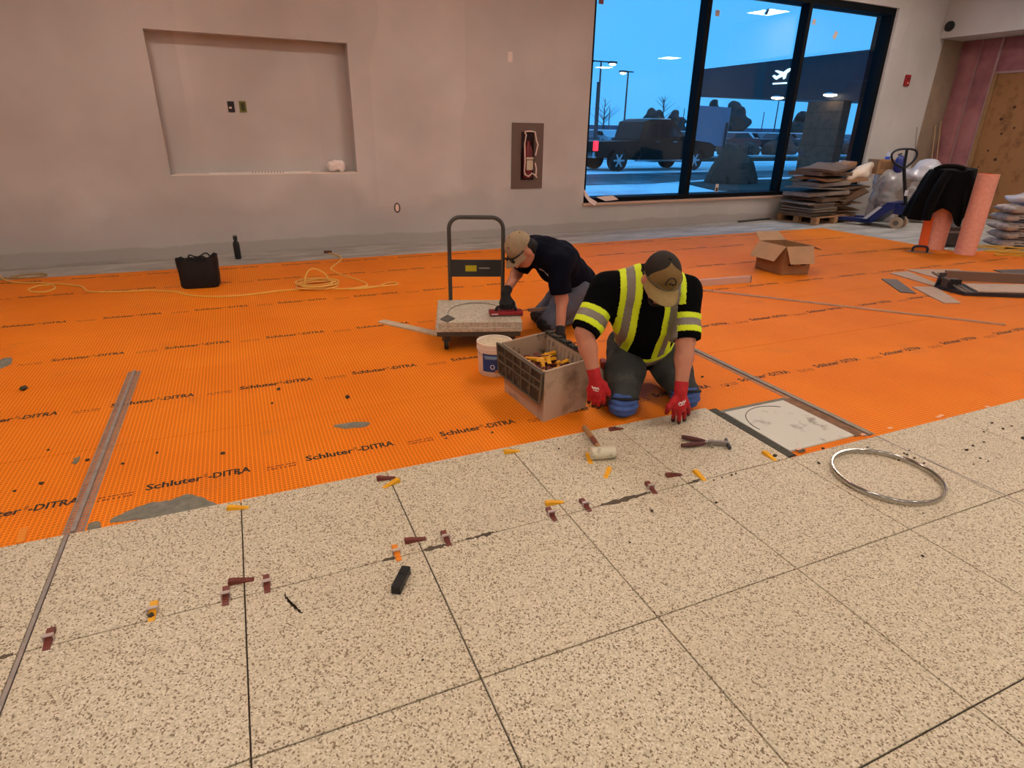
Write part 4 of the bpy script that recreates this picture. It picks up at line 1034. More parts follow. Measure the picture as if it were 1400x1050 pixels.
# ------------------------------------------------------------------ pallet and heap of flattened cardboard
FZ = -0.016
pa = P(1116, 308, FZ); pb = P(1066, 300.5, FZ); pu = (pb - pa).normalized(); pv = Vector((pu.y, -pu.x, 0)); pv = pv if pv.y > 0 else -pv
pc = pa + pu * .38 + pv * .5
M_PAL = mat('pallet_wood', (160, 120, 84), 0.8, var=.2, vscale=10)
t = thing('pallet', 'worn wooden pallet under the cardboard heap', 'pallet', Vector((pc.x, pc.y, FZ)))
ang = math.atan2(pu.y, pu.x)
for g in (.04, .5, .96):
    for f in (.05, .5, .95):
        MB().box(pa + pu * f * .76 + pv * (g * 1.15 - .05) + Vector((0, 0, .065)), (.10, .10, .09), ang).build('block', M_PAL, t)
    MB().box(pa + pu * .38 + pv * (g * 1.15 - .05) + Vector((0, 0, .010)), (.76, .10, .02), ang).build('bottom_board', M_PAL, t)
for k in range(6): MB().box(pa + pu * (.05 + .132 * k) + pv * .525 + Vector((0, 0, .122)), (.09, 1.2, .02), ang).build('deck_board', M_PAL, t)
CARDS = [mat('card_a', (128, 92, 62), .85, var=.15, vscale=6), mat('card_b', (150, 110, 74), .85, var=.15, vscale=6), mat('card_c', (104, 80, 60), .85, var=.15, vscale=6), mat('card_grey', (132, 118, 108), .85, var=.15, vscale=6), mat('card_d', (92, 66, 46), .85, var=.15, vscale=6)]
random.seed(21)
def sheet(c_, w, d, th_, rz, tx, ty, m_, bend, lab, nm='cardboard_sheet'):
    vv = []; n = 6
    for k in range(n + 1):
        x = -w / 2 + w * k / n; z = bend * (1 - (2 * x / w) ** 2)
        for y in (-d / 2, d / 2): vv.append(Vector((x, y, z)))
    ff = [(2 * k, 2 * k + 2, 2 * k + 3, 2 * k + 1) for k in range(n)]
    m2 = len(vv); vv2 = vv + [v + Vector((0, 0, th_)) for v in vv]
    ff2 = [tuple(reversed(f)) for f in ff] + [tuple(i + m2 for i in f) for f in ff]
    ff2 += [(2 * k, 2 * k + m2, 2 * k + 2 + m2, 2 * k + 2) for k in range(n)] + [(2 * k + 1, 2 * k + 3, 2 * k + 3 + m2, 2 * k + 1 + m2) for k in range(n)] + [(0, 1, 1 + m2, m2), (2 * n, 2 * n + m2, 2 * n + 1 + m2, 2 * n + 1)]
    R = Euler((tx, ty, rz)).to_matrix()
    mb = MB().add([R @ v for v in vv2], ff2); o = mb.build(nm, m_); o.location = c_
    return tag(o, lab, 'cardboard', 'flattened cardboard heap')
LBH = 'flattened brown cardboard sheet in the middle of the heap on the pallet'
z = 0.138
for k in range(11):                                # tidy lower stack
    th_ = random.choice((.010, .014, .018))
    sheet(pa + pu * (.37 + random.uniform(-.03, .03)) + pv * (.22 + random.uniform(-.04, .04)) + Vector((0, 0, z + FZ)), .66 + random.uniform(-.08, .06), .62 + random.uniform(-.08, .06), th_, ang + random.uniform(-.12, .12), random.uniform(-.012, .012), random.uniform(-.012, .012), CARDS[3 if k % 3 else 2], 0.0, 'greyish flattened cardboard sheet in the tidy stack low on the pallet')
    z += th_ + .008
zl = z; z = .138
for k in range(10):                                # looser pile further back and right
    th_ = random.choice((.012, .02, .03))
    sheet(pa + pu * (.36 + random.uniform(-.05, .05)) + pv * (.98 + random.uniform(-.08, .08)) + Vector((0, 0, z + FZ)), .62 + random.uniform(-.12, .06), .62 + random.uniform(-.12, .06), th_, ang + random.uniform(-.4, .4), random.uniform(-.05, .05), random.uniform(-.04, .04), random.choice(CARDS), random.uniform(0, .015), LBH)
    z += th_ + .030
z = zl + .01
for k in range(7):
    th_ = random.choice((.02, .04, .06))
    sheet(pa + pu * (.38 + random.uniform(-.04, .04)) + pv * (.5 + random.uniform(-.15, .15)) + Vector((0, 0, z + FZ)), .6 + random.uniform(-.1, .06), 1.1 + random.uniform(-.3, .12), th_, ang + random.uniform(-.3, .3), random.uniform(-.05, .05), random.uniform(-.05, .07), random.choice(CARDS), random.uniform(0, .03), LBH)
    z += th_ + .036
dH = pc.dot(_FW)
def slab_px(p0, p1, depth, th_, m_, lab, d0=dH, dd=0.0, dz=0.0):   # folded carton: its near edge runs p0-p1, it reaches back by depth
    a_, b_ = PD(*p0, d0), PD(*p1, d0 + dd); back = _FW * depth + Vector((0, 0, dz)); n_ = (b_ - a_).cross(back).normalized(); n_ = n_ if n_.z > 0 else -n_
    o = MB().poly([a_, b_, b_ + back, a_ + back], n_ * th_).build('cardboard_sheet', m_)
    return tag(o, lab, 'cardboard', 'flattened cardboard heap')
slab_px((1095, 252), (1138, 228), .5, .06, CARDS[0], 'thick folded carton tilted up at the top of the heap', dH + .1)
slab_px((1094, 243), (1137, 224), .5, .012, CARDS[3], 'thin pale carton sheet leaning on the thick tilted carton', dH + .18)
slab_px((1128, 237), (1172, 225), .5, .05, CARDS[1], 'orange-brown folded carton lying across the top of the heap', dH + .15)
slab_px((1120, 243), (1155, 233), .4, .03, CARDS[2], 'dark folded carton wedged under the top cartons', dH + .05)
slab_px((1155, 251), (1187, 247), .35, .035, CARDS[1], 'light brown carton flap jutting from the heap beside the wrapped bundle', dH - .05)
slab_px((1152, 281), (1188, 263), .30, .02, CARDS[4], 'dark brown sheet leaning on the heap beside the pallet truck', dH - .2, 0, .08)
slab_px((1132, 249), (1153, 242), .3, .012, mat('pale_green_card', (120, 128, 116), .7), 'pale grey-green board stuck in the middle of the heap', dH - .05)
q = PD(1120, 272, dH - .22)
blob('plastic_packet', [('e', q, (.10, .07, .06), np.eye(3)), ('e', q + V(.14, .02, -.01), (.12, .07, .04), np.eye(3))], .05, .018, mat('white_red_packet', (200, 190, 188), .4, second=(150, 30, 40), vscale=9, sfac=(.6, .66)), None, lambda X: .012 * swirl(X, 45, 2))
tag(bpy.data.objects['plastic_packet'], 'crumpled white packet with red marks on the cardboard heap', 'packet')
q = PD(1175, 236, dH + .25)
blob('plastic_bag', [('c', PD(1160, 244, dH + .2), PD(1190, 226, dH + .2), .10, .07), ('e', PD(1180, 238, dH + .2), (.16, .12, .11), np.eye(3))], .06, .022, mat('milky_plastic', (214, 196, 176), .4), None, lambda X: .018 * swirl(X, 32, 3))
tag(bpy.data.objects['plastic_bag'], 'milky white plastic bag slumped on top of the cardboard heap', 'plastic bag')

# ------------------------------------------------------------------ wrapped bundle, carton, pallet truck
M_WRAP = mat('clear_stretch_wrap', (196, 190, 190), 0.12, alpha=0.5, var=.12, vscale=4, bump=.9, bscale=9, spec=.8)
wb = P(1240, 316, FZ); wd = wb.dot(_FW) + 1.2
wl0, wr0 = PD(1197, 300, wd), PD(1290, 300, wd); wtop = PD(1240, 240, wd).z
wc = (wl0 + wr0) / 2; wc.z = FZ; ww = (wr0 - wl0).length
yawv = math.atan2(_RT.y, _RT.x)
bundle = thing('wrapped_bundle', 'bundle of cartons loosely wrapped in clear film behind the pallet truck', 'wrapped bundle', wc)
for k, (f, z0, w, h) in enumerate(((-.24, 0.05, .52, .36), (.27, 0.05, .5, .40), (-.22, .42, .5, .34), (.27, .46, .46, .30))):
    c_ = wc + _RT * f * ww + Vector((0, 0, z0 + h / 2))
    MB().bev(c_, (w * ww / 1.05, .46, h), yawv, .01).build('wrapped_carton', CARDS[(k * 2 + 3) % 4], bundle)
wp = []
for f in (-.45, -.15, .15, .45):
    for z_ in (.12, .4, .68):
        wp.append(('e', wc + _RT * f * ww + Vector((0, 0, z_)), (.24, .28, .24), np.array(Matrix.Rotation(yawv, 3, 'Z'))))
blob('stretch_wrap', wp, .10, .024, M_WRAP, bundle, lambda X: .035 * swirl(X, 14, .5) + .022 * np.abs(swirl(X, 30, 4)) + .012 * swirl(X, 60, 1), 1, lambda X: (FZ + .003) - X[..., 2])
blob('puffed_film', [('e', PD(1268, 230, wd - .1), (.26, .2, .15), np.eye(3)), ('e', PD(1250, 240, wd - .1), (.20, .2, .12), np.eye(3)), ('e', PD(1283, 240, wd - .1), (.15, .2, .12), np.eye(3))], .08, .022, mat('glossy_clear_film', (206, 204, 214), .12, alpha=.75, spec=.9), bundle, lambda X: .028 * swirl(X, 24, 6) + .010 * swirl(X, 60, 2))
c0 = PD(1205, 237, wd + .1); c0 = Vector((c0.x, c0.y, wtop + .02))
t = thing('carton', 'small brown carton standing on the wrapped bundle', 'carton', c0, yawv + .1)
ch = PD(1205, 218, wd).z - c0.z
MB().bev((0, 0, ch / 2), (.42, .3, max(ch, .2)), None, .005).build('carton_body', CARDS[1], t, world=False); MB().box((-.05, -.152, ch * .6), (.22, .006, ch * .5), None).build('side_flap', CARDS[0], t, world=False)
q = PD(1229, 226, wd - .12)
MB().ball(q, (.10, .08, .17), 14, 8).build('blue_bag', mat('blue_plastic', (36, 44, 110), .4), None, True); tag(bpy.data.objects['blue_bag'], 'dark blue bag hanging behind the truck handle loop', 'bag')
q = PD(1214, 214, wd + .05)
t = thing('spray_bottle', 'clear bottle with blue label lying on the brown carton', 'bottle', q)
MB().lathe(q - Vector((0, 0, .07)), [(.03, 0), (.04, .01), (.04, .10), (.015, .13), (.015, .16)], 14).build('bottle_body', mat('clear_bottle', (200, 210, 225), .1, alpha=.6), t, smooth=True)
MB().lathe(q - Vector((0, 0, .05)), [(.041, 0), (.041, .05)], 14).build('bottle_label', mat('blue_lbl', (50, 80, 180), .5), t)
# pallet truck
M_BLUE = mat('blue_enamel', (28, 44, 104), 0.4); M_HANDLE = mat('black_handle', (20, 20, 26), .45)
W = P(1214, 312.5, FZ); Fk = P(1133, 303, FZ); fx = (Fk - W); fl_ = fx.length; fx.normalize(); fy = Vector((-fx.y, fx.x, 0)); fy = fy if fy.y > 0 else -fy
t = thing('pallet_truck', 'blue hand pallet truck with black loop handle beside the cardboard heap', 'pallet truck', W)
def pt(x, y, z): return W + fx * x + fy * y + Vector((0, 0, z))
for y in (0.06, .44):
    MB().poly([pt(.26, y - .08, .07), pt(1.25, y - .08, .045), pt(1.32, y - .05, .045), pt(1.32, y + .05, .045), pt(1.25, y + .08, .045), pt(.26, y + .08, .07)], (0, 0, .055)).build('fork', M_BLUE, t)
    MB().cyl(pt(1.15, y - .05, .04), pt(1.15, y + .05, .04), .04, seg=14).build('load_roller', M_BLACKR, t)
fr_ = MB().poly([pt(.50, -.02, .06), pt(.30, -.02, .06), pt(-.02, -.02, .33), pt(-.02, -.02, .42), pt(.10, -.02, .42)], fy * .54).build('lift_frame', M_BLUE, t)
MB().poly([pt(.43, -.024, .12), pt(.36, -.024, .12), pt(.16, -.024, .34), pt(.22, -.024, .34)], fy * .003).build('white_decal', mat('decal_white', (206, 206, 214), .5), fr_)
MB().box(pt(-.08, .25, .30), (.20, .26, .14), math.atan2(fx.y, fx.x)).build('pump_housing', M_BLUE, t)
MB().cyl(pt(-.08, .25, .12), pt(-.08, .25, .40), .05, seg=16).build('pump_cylinder', M_HANDLE, t, smooth=True)
M_WHEEL = mat('tan_wheel', (186, 164, 138), .6)
for y in (.14, .36):
    w_ = MB().cyl(pt(-.06, y - .03, .09), pt(-.06, y + .03, .09), .095, seg=24).build('steer_wheel', M_WHEEL, t, smooth=True)
    MB().cyl(pt(-.06, y - .034, .09), pt(-.06, y + .034, .09), .045, seg=16).build('wheel_hub', mat('grey_hub', (110, 100, 92), .5), w_)
hb = pt(-.10, .25, .36); ht = PD(1236, 229, hb.dot(_FW)); hl_ = PD(1240, 204, hb.dot(_FW))
MB().tube([hb, hb.lerp(ht, .5), ht], .027, 12).build('tow_bar', M_HANDLE, t, smooth=True)
MB().box(hb.lerp(ht, .35) - _FW * .03, (.05, .004, .09), yawv).build('bar_sticker', mat('decal_white', (206, 206, 214), .5), t)
lp = [PD(x, y, hb.dot(_FW)) for x, y in ((1233, 229), (1222, 222), (1219, 213), (1223, 207), (1232, 204), (1246, 204), (1253, 207), (1253, 214), (1247, 222), (1238, 229))]
MB().tube(smoothpath(lp, 5, True), .017, 10, True).build('handle_loop', M_HANDLE, t, smooth=True)
MB().tube([ht, PD(1240, 205, hb.dot(_FW))], .022, 10).build('grip_post', M_HANDLE, t, smooth=True)
MB().tube([PD(1233, 210, hb.dot(_FW)), PD(1228, 212, hb.dot(_FW))], .012, 8).build('release_lever', M_HANDLE, t)

# ------------------------------------------------------------------ rolls, jacket, trowel, toolbox, bags, hose
M_ROLL = mat('pink_felt_roll', (238, 176, 156), 0.8, second=(228, 158, 138), vscale=30, sfac=(.4, .65)); M_ROLLO = mat('orange_roll_edge', (226, 92, 22), .6)
def roll(bc, r, h, lab):
    t = thing('membrane_roll', lab, 'roll', bc)
    MB().lathe((0, 0, 0), [(r, 0), (r, h), (r - .012, h), (r - .012, h - .25), (r * .2, h - .25)], 32, None, True).build('felt_face', M_ROLL, t, world=False, smooth=True)
    sp = []
    for k in range(120):
        a = k * .35; rr = r - .004 - .0009 * k
        sp.append((rr * math.cos(a), rr * math.sin(a), h - .002))
    MB().tube(sp, .003, 4).build('spiral_edge', M_ROLLO, t, world=False)
    return t
b1 = (P(1311, 348, ZM) + P(1343, 351, ZM)) / 2; r1 = (P(1311, 348, ZM) - P(1343, 351, ZM)).length / 2 * .95
h1 = PD(1363, 239, b1.dot(_FW)).z - ZM
roll(b1 + _FW * r1, r1, h1, 'tall pink-backed membrane roll standing upright beside the black jacket')
b2 = (P(1264, 341, ZM) + P(1299, 343, ZM)) / 2; r2 = (P(1264, 341, ZM) - P(1299, 343, ZM)).length / 2 * .86; b2 = b2 + _RT * .02
d2 = b2.dot(_FW) + r2; h2 = PD(1300, 236, d2).z - ZM
roll(b2 + _FW * r2, r2, h2, 'pink-backed membrane roll standing upright under the black jacket')
a_, c_ = P(1256, 340, ZM), P(1267, 341, ZM); tz = PD(1270, 296, a_.dot(_FW)).z
tag(MB().poly([a_, c_, c_ + Vector((0.03, .04, tz)), a_ + Vector((0.03, .04, tz))], _FW * .03).build('orange_board', M_ROLLO), 'narrow orange membrane offcut leaning on the jacket-covered roll', 'offcut')
M_JACK = mat('black_jacket_cloth', (11, 10, 12), .9, spec=.15); d2j = b2.dot(_FW) + r2
def J(x, y, dd=0.0): return PD(x, y, d2j + dd)
jc = J(1297, 240); jtop = J(1297, 229).z; zy = lambda y: J(1290, y).z
HEM = [(-180, 296), (-90, 285), (-20, 278), (0, 272), (25, 284), (48, 300), (62, 306), (78, 300), (92, 286), (104, 281), (116, 288), (132, 300), (150, 299), (180, 296)]
def hem(a):
    for (a0, y0), (a1, y1) in zip(HEM, HEM[1:]):
        if a0 <= a <= a1: return y0 + (y1 - y0) * (a - a0) / (a1 - a0)
    return 290
vv, ff = [], []; NA, NT = 72, 16
for i_ in range(NT + 1):
    u = i_ / NT
    for k in range(NA):
        ad = -180 + 360 * k / NA; a = math.radians(ad); c_, s_ = math.cos(a), math.sin(a)
        if u < .25: rr = u / .25; dz = 0.03 * (1 - rr * rr); tt = 0
        else: rr = 1; tt = (u - .25) / .75; dz = 0
        rx = (.25 if c_ < 0 else .33) + (.21 if c_ < 0 else .05) * tt ** .8 ; ry = .19 + .07 * tt
        fold = (.030 * math.sin(5 * a + 1.0) + .018 * math.sin(11 * a + 2 * tt)) * tt + .008 * math.sin(7 * a + 9 * tt)
        zz = (jtop - .035) + dz - tt * (jtop - .035 - zy(hem(ad)))
        if c_ > .3: zz += .02 * (1 - tt)
        q = jc + _RT * ((rx + fold) * rr * c_) - _FW * ((ry + fold) * rr * s_); vv.append(Vector((q.x, q.y, zz + .010 * math.sin(3 * a + 1) * rr)))
for i_ in range(NT):
    for k in range(NA): ff.append((i_ * NA + k, i_ * NA + (k + 1) % NA, (i_ + 1) * NA + (k + 1) % NA, (i_ + 1) * NA + k))
base = len(vv); vv += [Vector((jc.x + (v.x - jc.x) * .955, jc.y + (v.y - jc.y) * .955, v.z - .010)) for v in vv]; ff += [tuple(base + x for x in reversed(f)) for f in ff]
ff += [(NT * NA + k, NT * NA + (k + 1) % NA, base + NT * NA + (k + 1) % NA, base + NT * NA + k) for k in range(NA)]
t = thing('jacket', 'black jacket draped over an upright membrane roll', 'jacket', Vector((jc.x, jc.y, zy(296))))
MB().add(vv, ff).build('jacket_body', M_JACK, t, True)
MB().tube(smoothpath([J(1296, 236, -.22), J(1284, 255, -.29), J(1272, 280, -.31), J(1266, 301, -.31)], 5), [.055] * 5 + [.06] * 5 + [.055] * 6, 12).build('sleeve', M_JACK, t, True)
MB().tube(smoothpath([J(1278, 232, -.10), J(1290, 227.5, -.16), J(1308, 227.5, -.16), J(1318, 230, -.10)], 5), .028, 8).build('collar', M_JACK, t, True)
q = P(1257, 344.5, ZM); e = P(1272, 346, ZM) - P(1242, 344, ZM); an = math.atan2(e.y, e.x)
t = thing('notched_trowel', 'notched trowel with dark arched handle lying in front of the rolls', 'trowel', q, an)
MB().box((0, 0, .002), (.30, .12, .003)).build('blade', M_ALU, t, world=False)
for k in range(18): pass
MB().tube(smoothpath([(-.085, 0, .004), (-.085, 0, .05), (-.05, 0, .075), (.05, 0, .075), (.085, 0, .05), (.085, 0, .004)], 5), .016, 10).build('handle', mat('dark_grip', (40, 34, 44), .5), t, world=False, smooth=True)
q = P(1308, 340, ZM) + _FW * .28
t = thing('tool_box', 'dark grey tool case standing between the two upright rolls', 'tool case', q, yawv)
MB().bev((0, 0, .14), (.30, .20, .28), None, .015).build('case_body', mat('dark_case', (62, 52, 48), .55, var=.3, vscale=14), t, world=False); MB().tube([(-.08, 0, .275), (-.08, 0, .315), (.08, 0, .315), (.08, 0, .275)], .012, 8).build('carry_handle', mat('grey_case_handle', (130, 116, 110), .5), t, world=False)
MB().box((0, -.102, .2), (.2, .006, .03)).build('latch', mat('grey_case_handle', (130, 116, 110), .5), t, world=False)
# mortar bags
M_BAG = mat('mortar_bag_paper', (190, 176, 164), .7, second=(150, 136, 128), vscale=7); M_BAGP = mat('dark_bag_print', (60, 54, 60), .7); M_BAGB = mat('blue_bag_print', (70, 90, 140), .6)
def pillow(w, d, h):
    vv = []; ff = []; n, m_ = 14, 10
    for s_ in (1, -1):
        for i in range(n + 1):
            for j in range(m_ + 1):
                u, v = -1 + 2 * i / n, -1 + 2 * j / m_
                e_ = (max(0, 1 - abs(u) ** 3.2) * max(0, 1 - abs(v) ** 3.2)) ** .42
                vv.append((u * w / 2 * (1 - .03 * abs(v) ** 2), v * d / 2 * (1 - .03 * abs(u) ** 2), h / 2 + s_ * (h / 2) * e_ + .006 * math.sin(7 * u + 3 * v)))
    o_ = (n + 1) * (m_ + 1)
    for i in range(n):
        for j in range(m_):
            q_ = i * (m_ + 1) + j; f = (q_, q_ + m_ + 1, q_ + m_ + 2, q_ + 1); ff += [f, tuple(k + o_ for k in reversed(f))]
    return MB().add(vv, ff).mesh('bag_sack')
SACK = pillow(.62, .42, .125); SACK.materials.append(M_BAG); SACK.polygons.foreach_set('use_smooth', [True] * len(SACK.polygons))
prt = MB().box((0, -.195, .060), (.26, .012, .050)).mesh('printed_panel'); prt.materials.append(M_BAGP)
prt2 = MB().box((-.02, -.09, .124), (.3, .12, .006)).mesh('printed_panel'); prt2.materials.append(M_BAGB)
bb = P(1395, 342, ZM) + _FW * .25 + _RT * .05
random.seed(5)
rank = ('bottom', 'second', 'third', 'fourth', 'top')
for col_, f in enumerate((0.0, .66)):
    for k in range(5):
        o = thing('mortar_bag', f'pale mortar bag, {rank[k]} layer of the {"stack nearest the pink roll" if col_ == 0 else "far stack beyond the yellow hose"}', 'bag', bb + _RT * (f + random.uniform(-.03, .03)) + _FW * random.uniform(-.03, .03) + Vector((0, 0, .0 + k * .118)), yawv + random.uniform(-.1, .1), 'stacked mortar bags')
        for me_, nm in ((SACK, 'sack'), (prt, 'printed_panel'), (prt2, 'printed_panel')):
            q = bpy.data.objects.new(nm, me_); COL.objects.link(q); q.parent = o
blob('film_cover', [('e', bb + _RT * f + Vector((0, 0, .66)), (.26, .22, .07), np.array(Matrix.Rotation(yawv, 3, 'Z'))) for f in (0, .35, .66)], .1, .025, mat('glossy_clear_film', (206, 204, 214), .12), None, lambda X: .025 * swirl(X, 24, 6))
tag(bpy.data.objects['film_cover'], 'crinkled clear film over the stacked mortar bags', 'plastic film')
M_HOSE = mat('yellow_hose', (196, 160, 50), .5)
random.seed(9); hc_ = P(1384, 351, ZM); pts = []
for k in range(26):
    a = k * .9 + random.uniform(-.2, .2); r = random.uniform(.14, .42)
    pts.append(hc_ + _RT * (r * math.cos(a) * 1.3) + _FW * (r * .55 * math.sin(a)) + Vector((0, 0, .012 + .004 * k + random.uniform(0, .012))))
o = MB().tube(smoothpath(pts, 6), .0085, 6).build('hose_tangle', M_HOSE, None, True); tag(o, 'tangled yellow hose heaped in front of the mortar bags', 'hose')

# ------------------------------------------------------------------ plank offcuts and tile cutter on the membrane
M_PLK = mat('pale_plank', (184, 158, 138), .55, var=.12, vscale=14); M_GPL = mat('grey_plank', (104, 94, 90), .6, var=.12, vscale=14)
def offcut(pts, m_, lab, z=ZM, th_=.010):
    return tag(MB().poly([P(x, y, z) for x, y in pts], (0, 0, th_)).build('tile_offcut', m_), lab, 'tile')
offcut([(1205, 382), (1226, 383), (1252, 402), (1231, 400)], M_GPL, 'dark grey tile offcut lying beside the tile cutter')
offcut([(1247, 393), (1278, 393), (1313, 415), (1290, 415)], M_PLK, 'pale tile offcut with slanted end in front of the tile cutter')
offcut([(1216, 374), (1241, 372), (1282, 389), (1276, 391.5)], M_PLK, 'long pale tile plank pointing at the tile cutter')
offcut([(1240, 369.5), (1310, 369), (1324, 375), (1288, 383)], M_PLK, 'wide pale tile plank behind the tile cutter')
offcut([(1358, 370), (1405, 369), (1430, 378), (1380, 376)], mat('dark_plank', (62, 58, 60), .5), 'dark plank behind the tile cutter beam')
t = thing('tile_cutter', 'dark steel manual tile cutter with rails lying on the membrane', 'tile cutter', P(1320, 400, ZM))
bs = [P(1278, 394, ZM), P(1318, 404.5, ZM), P(1440, 409, ZM), P(1440, 398, ZM), P(1318, 392, ZM)]
M_CUT = mat('dark_blue_steel', (52, 52, 60), .45, .4)
MB().poly(bs, (0, 0, .035)).build('base', M_CUT, t)
e0 = P(1284, 393, ZM); dd_ = e0.dot(_FW)
MB().poly([P(1278, 394, ZM), P(1291, 392, ZM), PD(1295, 373, P(1291, 392, ZM).dot(_FW)), PD(1287, 373, P(1278, 394, ZM).dot(_FW))], _FW * .02).build('end_bracket', M_CUT, t)
for o_ in (0, 7): MB().tube([PD(1275 + o_, 372 + o_ * .2, dd_ + .1), PD(1322 + o_, 401, P(1324, 404, ZM).dot(_FW))], .012, 8).build('guide_rail', M_ALU, t)
q = PD(1300, 388, dd_ - .1); MB().box(q, (.14, .10, .10), yawv).build('cutting_head', mat('cutter_head', (84, 78, 76), .4, .4), t)
MB().cyl(q - _FW * .05 - _RT * .03, q - _FW * .07 - _RT * .03, .045, seg=14).build('knob', M_BLACKR, t)
q = PD(1306, 386, dd_ - .15); MB().box(q, (.10, .03, .06), yawv).build('handle_block', M_BLACKR, t)
MB().bar(PD(1292, 376, dd_ + .25), PD(1420, 382, dd_ + .1), .05, .10).build('beam', mat('brown_beam', (122, 92, 76), .5), t)
tag(MB().poly([P(1317, 389, ZM + .04), P(1337, 399.5, ZM + .04), P(1440, 402, ZM + .04), P(1440, 391, ZM + .04)], (0, 0, .012)).build('tile_on_cutter', M_PLK), 'pale tile plank lying on the tile cutter base', 'tile')
# odd sticks and a bar by the walls
for (a_, b_), m_, lab, r in ((((1254, 174), (1236, 216)), M_ALU, 'thin grey rod leaning on the wall right of the window', .010), (((1279, 171), (1266, 250)), M_CARDI, 'pale lath leaning in the recess corner beside the pink insulation', .014), (((1290, 165), (1270, 260)), M_CARDI, 'longest pale lath leaning in the recess corner', .014), (((1277, 192), (1262, 255)), M_BLACKR, 'short black rod leaning in the recess corner', .016)):
    a2 = PY(*a_, WY - .03); a2.x = min(a2.x, 13.46); b3 = Vector((a2.x - .05, WY - .35, FZ))
    tag(MB().tube([b3, a2], r, 6).build('leaning_rod', m_), lab, 'rod')
a_, b_ = P(1010, 304, FZ), P(1052, 300, FZ)
tag(MB().bar(a_ + Vector((0, 0, .012)), b_ + Vector((0, 0, .012)), .05, .024).build('floor_bar', mat('dark_bar', (62, 58, 58), .5)), 'short dark bar lying on the concrete under the window', 'bar')
# ------------------------------------------------------------------ outside: snowy forecourt, trucks, car park, canopy
ZE = -0.05
M_SNOW = mat('trodden_snow', (250, 252, 255), .8, second=(206, 210, 218), vscale=.35, sfac=(.5, .66), bump=.3, bscale=2)
M_ASPH = mat('wet_asphalt', (58, 60, 64), .5, second=(120, 126, 134), vscale=.6, sfac=(.5, .7))
o = tag(MB().box((45, 88.6, ZE - .1), (300, 160, .2)).build('snow_ground', M_SNOW), 'snow covered ground stretching from the window to the horizon', 'ground'); o['kind'] = 'structure'
def strip(pts, m_, nm, th_=.012):
    o = MB().poly([Vector((x, y, ZE)) for x, y in pts], (0, 0, th_)).build(nm, m_); o['kind'] = 'structure'; return o
strip([(-10, 15.6), (12.4, 15.6), (15.5, 16.6), (40, 17.5), (40, 20.2), (-10, 18.8)], M_ASPH, 'road_surface')
strip([(-20, 29), (70, 29), (70, 33), (-20, 33)], M_ASPH, 'road_far')
strip([(-40, 45), (120, 45), (120, 130), (-40, 130)], mat('car_park_asphalt', (96, 100, 108), .6, second=(170, 176, 186), vscale=.3, sfac=(.42, .6)), 'car_park_surface')
M_BED = mat('dark_gravel_bed', (62, 56, 50), .9, var=.3, vscale=8)
strip([(12.6, 13.2), (14.5, 12.2), (22, 12.4), (22, 15.3), (15.5, 15.9), (13.4, 15.4)], M_BED, 'planting_bed', .03)
for k, (x0, x1, y) in enumerate(((21, 60, 27.0), (18, 60, 41))):
    o = MB().box(((x0 + x1) / 2, y, ZE + .09), (x1 - x0, .5, .2)).build('kerb', M_BED); tag(o, ('dark kerb beyond the boulder' if k == 0 else 'far dark kerb in front of the car park'), 'kerb')
# boulder
rk = PY(996, 245, 15.0); rk.z = ZE
bmr = bmesh.new(); random.seed(12)
for x, y, z in ((-.95, -.1, 0), (-.6, -.6, 0), (.3, -.7, 0), (1.1, -.35, 0), (1.2, .3, 0), (.2, .7, 0), (-.7, .5, 0), (-.35, -.05, 1.22), (-.15, .15, 1.16), (-.62, -.2, .62), (-.1, -.5, .62), (.55, -.45, .72), (.95, -.1, .62), (.7, .35, .7), (1.15, -.1, .25), (.2, .5, .8), (-.7, .2, .5), (.25, -.35, .92)):
    bmr.verts.new(rk + Vector((x * .92, y * .9, z)))
bmesh.ops.convex_hull(bmr, input=bmr.verts); bmesh.ops.bevel(bmr, geom=bmr.edges[:], offset=.05, segments=2, affect='EDGES')
mer = bpy.data.meshes.new('boulder'); bmr.to_mesh(mer); bmr.free()
link_mesh('boulder', mer, mat('brown_boulder', (78, 56, 46), .85, var=.3, vscale=3, bump=.6, bscale=5))
tag(bpy.data.objects['boulder'], 'large brown boulder on the dark planting bed outside the middle pane', 'boulder')
